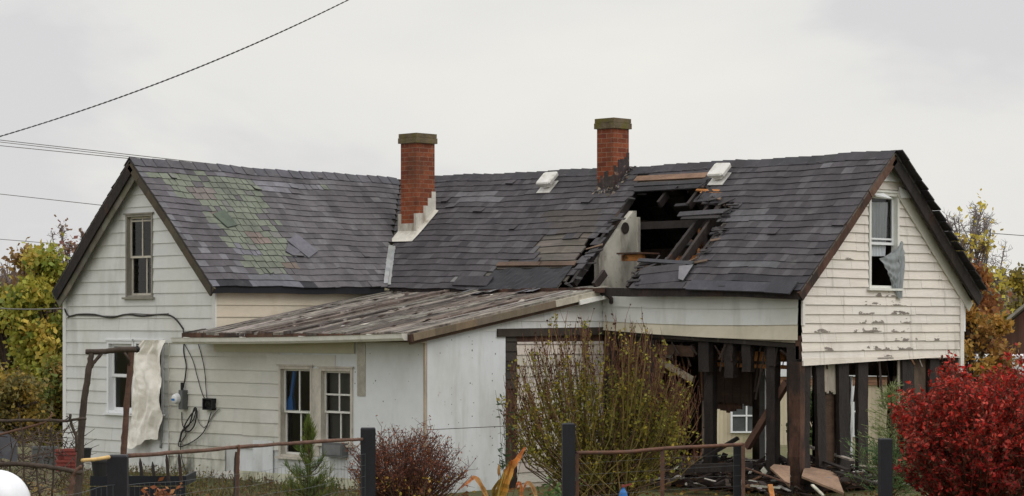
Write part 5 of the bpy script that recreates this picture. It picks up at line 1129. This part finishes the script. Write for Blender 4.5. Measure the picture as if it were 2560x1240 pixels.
def leafy(px, D, pxw, py0, py1, n, cols, size, label, name, asp=.3):
    base = ground(px, D); r = root(name, base, label, 'plant'); tw, lf = MB(), MB()
    for i in range(max(3, n//14)):
        q = at(px+rnd(-pxw, pxw), rnd(py0, lerp(py0, py1, .6)), D+rnd(-.2, .2)); pts = stems(tw, base+Vector((rnd(-.05, .05), rnd(-.05, .05), 0)), q, .005, .002, .1, C(74, 72, 44), 4, 3)
        for j in range(14): c = pts[0].lerp(q, rnd(.25, 1))+Vector((rnd(-.06, .06), rnd(-.06, .06), rnd(-.04, .06))); lf.leaf(c, size*rnd(.7, 1.3), jit(C(*cols[int(rnd(0, len(cols)))]), .25), d=(rnd(-1, 1), rnd(-1, 1), rnd(-.9, .1)), asp=asp)
    tw.build('stems', 'twig', r); lf.build('leaves', 'leaf', r)
leafy(1262, 30.2, 24, 975, 1230, 90, [(58, 76, 50), (70, 88, 58)], .09, 'slender dark green climbing plant left of the tall shrub', 'climber')
leafy(1390, 27.5, 60, 1196, 1250, 150, [(92, 116, 66), (74, 98, 56)], .10, 'low green leafy plant at the foot of the middle post', 'leafy_plant', .35)
leafy(480, 31.8, 60, 1165, 1225, 150, [(96, 100, 52), (120, 112, 60), (84, 84, 48)], .06, 'straggly weeds under the junction box', 'weeds_plant', .25)
leafy(395, 27, 55, 1205, 1245, 160, [(158, 96, 60), (140, 84, 56), (170, 116, 70)], .08, 'orange autumn leaves behind the raised bed plank', 'autumn_plant', .6)
leafy(1040, 25.6, 70, 1190, 1245, 46, [(168, 146, 62), (176, 152, 72), (156, 124, 60)], .055, 'yellow-leaved sprig low on the brown bush', 'yellow_plant', .7)
wd_ = MB()
for i in range(1500):
    D_ = rnd(31, 37.5); b = ground(rnd(150, 900), D_)
    if XL-.05 < b.x < XB and b.y > YA-.05: continue
    h = rnd(.05, .24); tip = b+Vector((rnd(-.12, .12), rnd(-.12, .12), h)); c_ = jit(C(98, 84, 58) if rnd(0, 1) < .6 else C(92, 96, 56), .3); wd_.tube([b, b.lerp(tip, .6)+Vector((rnd(-.03, .03), rnd(-.03, .03), 0)), tip], (.004, .003, .0015), 3, c_, cap=False)
    for q in range(3): wd_.leaf(b.lerp(tip, rnd(.3, 1)), rnd(.03, .07), jit(C(110, 104, 58) if rnd(0, 1) < .6 else C(112, 84, 58), .3), asp=.4)
o = wd_.build('weeds', 'leaf'); tag(o, 'dry brown and olive weeds along the foot of the front wall', 'weeds', kind='stuff')
# blue container with red top
bc = root('watering_can', at(1558, 1262, 27.5), 'bright blue plastic container with red top beside the gate', 'container'); c = at(1558, 1262, 27.5); mb = MB(); mb.lathe(c, [(.05, 0), (.055, .1), (.045, .15), (.02, .19), (.018, .21)], 12); mb.build('body', 'plastic_blue', bc); mb = MB(); mb.lathe(c+Vector((0, 0, .21)), [(.024, 0), (.024, .03), (.0, .032)], 10); mb.beam(c+Vector((0, 0, .22)), c+Vector((CT*.1, ST*.1, .25)), .02, .02); mb.build('spout', 'plastic_red', bc)

# ---------------------------------------------------------------- trees
def tree(px, D, topy, wpx, label, cols, nleaf, size, tcol, name, crown=(.3, 1.0), nl=26, bare=.0, clump=.55, group=None, trunk=.10, lowest=None, sparse=1.0):
    base = ground(px, D); H = at(px, topy, D).z-base.z; rad = wpx*D/FP/2; r = root(name, base, label, 'tree', group); tk, lf = MB(), MB(); cz0, cz1 = H*crown[0], H*crown[1]
    tp = [base+Vector((rnd(-.1, .1)*k, rnd(-.1, .1)*k, H*.85*k/5)) for k in range(6)]; tk.tube(tp, [trunk*(1-.16*k) for k in range(6)], 7, tcol)
    for i in range(nl):
        g = rnd(0, 6.283); f = rnd(0, 1); z = lerp(cz0, cz1, f); rr = rad*math.sqrt(max(.02, 1-(2*f-.85)**2/1.4))*rnd(.35, 1.0)
        tip = base+Vector((math.cos(g)*rr, math.sin(g)*rr, min(z, H*.985))); s_ = base+Vector((0, 0, max(.3, (z-rr*.9)*rnd(.6, .9)))); s_.z = min(s_.z, base.z+H*.8)
        pts = stems(tk, s_, tip, trunk*.42, .014, .1, jit(tcol, .2), 5, 4)
        for j in range(10):
            a = pts[3 if j % 2 else 4].lerp(pts[5], rnd(0, 1)); e = a+Vector((rnd(-1, 1), rnd(-1, 1), rnd(-.3, 1)))*clump*rad*.45; tk.tube([a, a.lerp(e, .5)+Vector((rnd(-.06, .06),)*3), e], (.014, .01, .004), 3, jit(tcol, .25), cap=False)
            if bare > 0:
                for q in range(4): b = a.lerp(e, rnd(.2, 1)); e2 = b+Vector((rnd(-1, 1), rnd(-1, 1), rnd(-.1, 1)))*clump*rad*.3; tk.tube([b, e2], (.008, .003), 3, jit(tcol, .2), cap=False)
        if rnd(0, 1) < bare: continue
        col = cols[int(rnd(0, len(cols)))]; nn = int(nleaf*rnd(.5, 1.3)); cr_ = rad*clump*rnd(.6, 1.1)
        for j in range(nn):
            v = Vector((R.gauss(0, .45), R.gauss(0, .45), R.gauss(0, .38)))*cr_; c = tip+v
            if rnd(0, 1) > sparse: continue
            if c.z < base.z+.1: continue
            cc = col if rnd(0, 1) < .75 else cols[int(rnd(0, len(cols)))]; lf.leaf(c, size*rnd(.6, 1.3), jit(C(*cc), .25), asp=.7)
    tk.build('trunk', 'twig', r); lf.build('crown', 'leaf', r); return r
YG = [(156, 156, 66), (172, 164, 70), (130, 140, 62), (184, 162, 74), (112, 124, 60)]
tree(112, 56, 640, 190, 'yellow-green maple close beside the left wall', YG, 300, .15, C(64, 52, 44), 'maple_tree', (.16, 1), 46, clump=.5)
tree(10, 60, 740, 200, 'yellowing tree at the left picture edge', [(150, 142, 62), (170, 152, 68), (116, 120, 56), (140, 120, 60)], 280, .16, C(64, 52, 44), 'maple_tree', (.12, 1), 40, clump=.5)
tree(150, 50, 900, 140, 'golden shrubby tree low against the left wall', [(150, 140, 62), (128, 128, 58), (140, 116, 60), (104, 112, 58)], 220, .11, C(62, 50, 42), 'shrubby_tree', (.05, 1), 30, clump=.5)
tree(40, 48, 950, 150, 'tangled brown undergrowth tree at far left', [(124, 112, 62), (150, 126, 60), (100, 96, 58)], 200, .10, C(62, 50, 42), 'shrubby_tree', (.05, 1), 30, clump=.5)
tree(168, 80, 552, 150, 'nearly bare tree with few reddish leaves behind the left roof edge', [(140, 96, 84), (128, 104, 88)], 24, .17, C(112, 100, 94), 'bare_tree', (.45, 1), 34, bare=.45, clump=.45)
tree(85, 95, 642, 150, 'rounded russet tree behind the yellow maple', [(140, 112, 72), (126, 98, 70), (150, 126, 76)], 190, .26, C(90, 78, 70), 'russet_tree', (.3, 1), 30, clump=.5)
tree(2425, 70, 508, 200, 'bare grey treetop above yellow leaves at right', [(190, 170, 74), (204, 184, 80)], 30, .17, C(132, 124, 122), 'bare_tree', (.5, 1.0), 64, bare=.93, clump=.5, trunk=.12)
tree(2428, 66, 590, 180, 'tall yellow-leaved tree right of the burnt gable', [(198, 186, 88), (186, 174, 80), (174, 152, 76)], 34, .16, C(96, 82, 74), 'yellow_tree', (.45, 1.0), 40, bare=.15, clump=.42)
tree(2420, 60, 668, 150, 'rust-red tree under the yellow crown at right', [(140, 92, 58), (156, 106, 60), (124, 80, 54)], 170, .16, C(80, 64, 54), 'russet_tree', (.3, 1), 30, clump=.45)
tree(2430, 54, 720, 190, 'golden orange tree beside the brown barn', [(170, 128, 62), (182, 142, 70), (146, 108, 58), (116, 106, 62)], 240, .13, C(72, 58, 48), 'golden_tree', (.1, 1), 40, clump=.48)
tree(2545, 78, 660, 150, 'dull green and yellow tree above the barn roof', [(124, 112, 58), (96, 92, 52), (178, 160, 66)], 170, .18, C(96, 84, 76), 'yellow_tree', (.3, 1), 30, bare=.1, clump=.45)
tree(2590, 95, 640, 160, 'thin bare tree at the right picture edge', [(140, 120, 100)], 14, .2, C(130, 120, 114), 'bare_tree', (.4, 1), 34, bare=.7, clump=.5)
tree(2030, 49, 985, 90, 'dark green bush seen through the burnt ground floor', [(70, 88, 46), (58, 74, 42)], 240, .09, C(60, 52, 42), 'green_bush', (.05, 1), 22, clump=.5, trunk=.04)
# far wood as one mass
fw = MB(); ft = MB()
for i in range(560):
    px = rnd(-420, 640) if rnd(0, 1) < .3 else rnd(-1500, 4100); D_ = rnd(150, 230); b = ground(px, D_); top = at(px, 742+rnd(-30, 30)-(55 if px < 60 else 0), D_).z; H = top-b.z
    ft.tube([b, b+Vector((rnd(-.5, .5), 0, H*.6)), b+Vector((rnd(-1, 1), rnd(-1, 1), H))], (.22, .15, .03), 4, jit(C(112, 100, 96), .2), cap=False)
    for q in range(14):
        s_ = b+Vector((0, 0, H*rnd(.35, .9))); e = s_+Vector((rnd(-1.6, 1.6), rnd(-1.6, 1.6), rnd(.5, 2.4))); e.z = min(e.z, top+.6); ft.tube([s_, e], (.06, .015), 3, jit(C(120, 106, 102), .2), cap=False)
    for q in range(90):
        c = b+Vector((R.gauss(0, 1.3), R.gauss(0, 1.3), H*rnd(.15, .98))); fw.leaf(c, rnd(.3, .7), jit(C(112, 94, 84) if rnd(0, 1) < .7 else C(126, 104, 72), .25))
o = ft.build('far_woods', 'twig'); tag(o, 'distant brown wood beyond the yard', 'woods', kind='stuff'); o2 = fw.build('foliage', 'leaf', o)

# ---------------------------------------------------------------- mobile home, barn, rubble
mh = root('mobile_home', ground(2160, 55), 'cream mobile home with white roof edge standing behind the burnt house', 'mobile home')
DM = 55
def M(px, py, dd=0): return at(px, py, DM+dd)
def mbox(mb, px0, py0, px1, py1, d0, d1, tone=(1, 1, 1)):
    a, b = M(px0, py1), M(px1, py0); f = Vector((-ST, CT, 0)); mb.hexa([a+f*d0, Vector((b.x, b.y, a.z))+f*d0, Vector((b.x, b.y, a.z))+f*d1, a+f*d1, Vector((a.x, a.y, b.z))+f*d0, b+f*d0, b+f*d1, Vector((a.x, a.y, b.z))+f*d1], tone)
mb = MB(); x = 1640
while x < 2760: mbox(mb, x, 962, x+9.4, 1172, 0, 3.6, jit((1, 1, 1), .04)); mbox(mb, x+9.4, 962, x+10, 1172, .02, 3.6, (.7, .7, .7)); x += 10
mb.build('wall', 'home_siding', mh)
mb = MB()
for i in range(3): mbox(mb, 1640, 942+i*7, 2760, 948.5+i*7, -.04-.01*i, 3.6, jit((1, 1, 1), .15))
mb.build('fascia', 'home_fascia', mh)
mb = MB(); mbox(mb, 1625, 914, 2775, 941, -.12, 3.7); mbox(mb, 1625, 890, 2775, 914, .15, 3.4, (1.04, 1.04, 1.04)); mb.build('roof', 'home_roof', mh)
for (a, b, c, d) in ((1826, 996, 1906, 1082), (2130, 965, 2156, 1092), (1690, 996, 1740, 1082)):
    fr = MB(); mbox(fr, a, b, a+5, d, -.06, -.002); mbox(fr, c-5, b, c, d, -.06, -.002); mbox(fr, a+5, b, c-5, b+4, -.06, -.002); mbox(fr, a+5, d-4, c-5, d, -.06, -.002); mbox(fr, a+5, (b+d)/2-2, c-5, (b+d)/2+2, -.05, -.002); mbox(fr, (a+c)/2-2, b+4, (a+c)/2+2, d-4, -.045, -.003); f = fr.build('window', 'vinyl_white', mh)
    g_ = MB(); mbox(g_, a+5, b+4, c-5, d-4, -.02, -.015, (.62, .66, .66)); g_.build('pane', 'plastic_grey', f)
bn = root('brown_barn', ground(2620, 64), 'dark brown wooden barn at the right edge', 'barn')
f = Vector((-ST+CT*.45, CT+ST*.45, 0)); mb = MB(); B3 = lambda px, py, d: at(px, py, 64)+f*d
wl = [(2482, 900), (2490, 838), (2640, 700), (2790, 838), (2790, 1150), (2482, 1150)]
n = 30
for i in range(n):
    a, b = lerp(2486, 2790, i/n), lerp(2486, 2790, (i+1)/n); tp = lambda x: lerp(838, 712, min(1, (x-2486)/154)) if x < 2640 else lerp(712, 838, (x-2640)/150)
    q = [B3(a, 1150, 0), B3(b, 1150, 0), B3(b, tp(b), 0), B3(a, tp(a), 0)]; mb.hexa([q[0], q[1], q[1]+f*6, q[0]+f*6, q[3], q[2], q[2]+f*6, q[3]+f*6], jit((1, 1, 1), .18))
mb.build('wall', 'barn_wood', bn); mb = MB()
for (p, q) in (((2466, 852), (2642, 704)), ((2638, 704), (2810, 852))):
    a, b = B3(*p, -.3), B3(*q, -.3); mb.hexa([a, b, b+f*6.6, a+f*6.6, a+Vector((0, 0, .10)), b+Vector((0, 0, .10)), b+f*6.6+Vector((0, 0, .10)), a+f*6.6+Vector((0, 0, .10))])
mb.build('roof', 'grey_trim', bn)
# rubble inside and in front of the burnt corner
rb = MB()
for i in range(750):
    x, y = rnd(XE-.2, XB+.5), rnd(YB-.9, YBB); zt_ = .05+.34*rnd(0, 1)*math.exp(-((y+1)/2.2)**2); p = Vector((x, y, zt_)); a = rnd(0, 6.28); L_ = rnd(.08, .45); d = Vector((math.cos(a), math.sin(a), rnd(-.25, .35)))*L_
    col = jit(C(58, 48, 44) if rnd(0, 1) < .68 else (C(110, 84, 66) if rnd(0, 1) < .6 else C(176, 172, 166)), .35); rb.beam(p-d/2, p+d/2, rnd(.02, .09), rnd(.008, .03), tone=col)
for i in range(260):
    x, y = rnd(XE, XB+.4), rnd(YB-.8, YBB); rb.leaf((x, y, .08+rnd(0, .28)), rnd(.06, .2), jit(C(64, 56, 52) if rnd(0, 1) < .75 else C(190, 184, 176), .3), asp=.7)
o = rb.build('rubble', 'rubble'); tag(o, 'charred rubble covering the burnt ground floor', 'rubble', kind='stuff')
def plank(p, q, w, h, m, label, name='charred_plank', group='planks in the rubble', tone=(1, 1, 1), cat='plank'):
    mb = MB(); p, q = Vector(p), Vector(q)
    for i in range(5): mb.beam(p.lerp(q, i/5), p.lerp(q, (i+1)/5), w*rnd(.85, 1.1), h, tone=jit(tone, .15))
    o = mb.build(name, m); tag(o, label, cat, group)
plank(at(1700, 1172, 33.4), at(1880, 1166, 33.4), .16, .12, 'charred', 'thick charred beam lying across the rubble, left of the corner post')
plank(at(1760, 1145, 34.2), at(1845, 1095, 34.4), .08, .05, 'charred', 'blackened plank poking up behind the gate end')
plank(at(2002, 1110, 34.6), at(2130, 1150, 33.6), .10, .025, 'peeled', 'long pale scorched plank sloping down right of the corner post')
plank(at(2010, 1135, 34.0), at(2120, 1175, 33.0), .09, .025, 'charred', 'dark slanting plank under the long pale plank')
plank(at(2090, 1180, 33.0), at(2200, 1212, 32.4), .12, .03, 'charred', 'blackened plank lying left of the young cedar')
plank(at(2030, 1212, 32.2), at(2060, 1240, 32.0), .05, .02, 'plaster', 'short whitish splinter low beside the corner post')
plank(at(1930, 1130, 33.8), at(1982, 1160, 33.4), .07, .03, 'charred', 'short charred plank just left of the corner post')
plank(at(1930, 1012, 36.0), at(1926, 1160, 36.0), .16, .05, 'black_paint', 'upright dark board standing beyond the leaning brown plank')
plank(at(1864, 1170, 32.6), at(1975, 1210, 32.2), .03, .02, 'bark_red', 'thin reddish strip running right from the gate end')
plank(at(1925, 1212, 31.8), at(1935, 1262, 31.6), .07, .03, 'raw_wood', 'orange upright splinter low beside the gate end')
def board(pts, label):
    mb = MB(); q = [at(x, y, D_) for x, y, D_ in pts]; mb.hexa([p-Vector((0, 0, .03)) for p in q]+q); o = mb.build('fallen_board', 'brown_board'); tag(o, label, 'board', 'fallen wallboards')
    for f_ in range(len(o.data.color_attributes['tone'].data)): o.data.color_attributes['tone'].data[f_].color = (2.3, 2.3, 2.2, 1)
board([(1925, 1168, 32.8), (1975, 1215, 32.2), (1975, 1165, 33.0), (1935, 1160, 33.2)], 'tan wallboard scrap left of the corner post'); board([(2004, 1190, 32.4), (2110, 1232, 31.8), (2090, 1180, 33.2), (2012, 1164, 33.4)], 'large tan wallboard sheet right of the corner post')
# grass, weeds and fallen leaves
gr = MB()
for i in range(9000):
    D_ = rnd(29, 40) if rnd(0, 1) < .8 else rnd(22, 29); px = rnd(-100, 2660); b = ground(px, D_)
    if XL-.05 < b.x < XB and YA-.05 < b.y < YBB: continue
    if XE < b.x and b.y > YB-.3 and b.x < XB+.2: continue
    h = rnd(.03, .13); t = jit(C(84, 88, 50) if rnd(0, 1) < .6 else C(116, 104, 70), .3); d = Vector((rnd(-.5, .5), rnd(-.5, .5), 1)).normalized()*h; s_ = Vector((rnd(-1, 1), rnd(-1, 1), 0)).normalized()*.008
    gr.face((b-s_, b+s_, b+d*.6+s_*.6, b+d+Vector((d.x, d.y, 0))*.4), t)
for i in range(4500):
    b = ground(rnd(-100, 2660), rnd(24, 36)); gr.leaf(b+Vector((0, 0, .02)), rnd(.04, .09), jit(C(128, 88, 54) if rnd(0, 1) < .6 else C(150, 124, 60), .3), flat=.9)
o = gr.build('grass', 'leaf'); tag(o, 'rough grass with fallen leaves round the house', 'grass', kind='stuff')
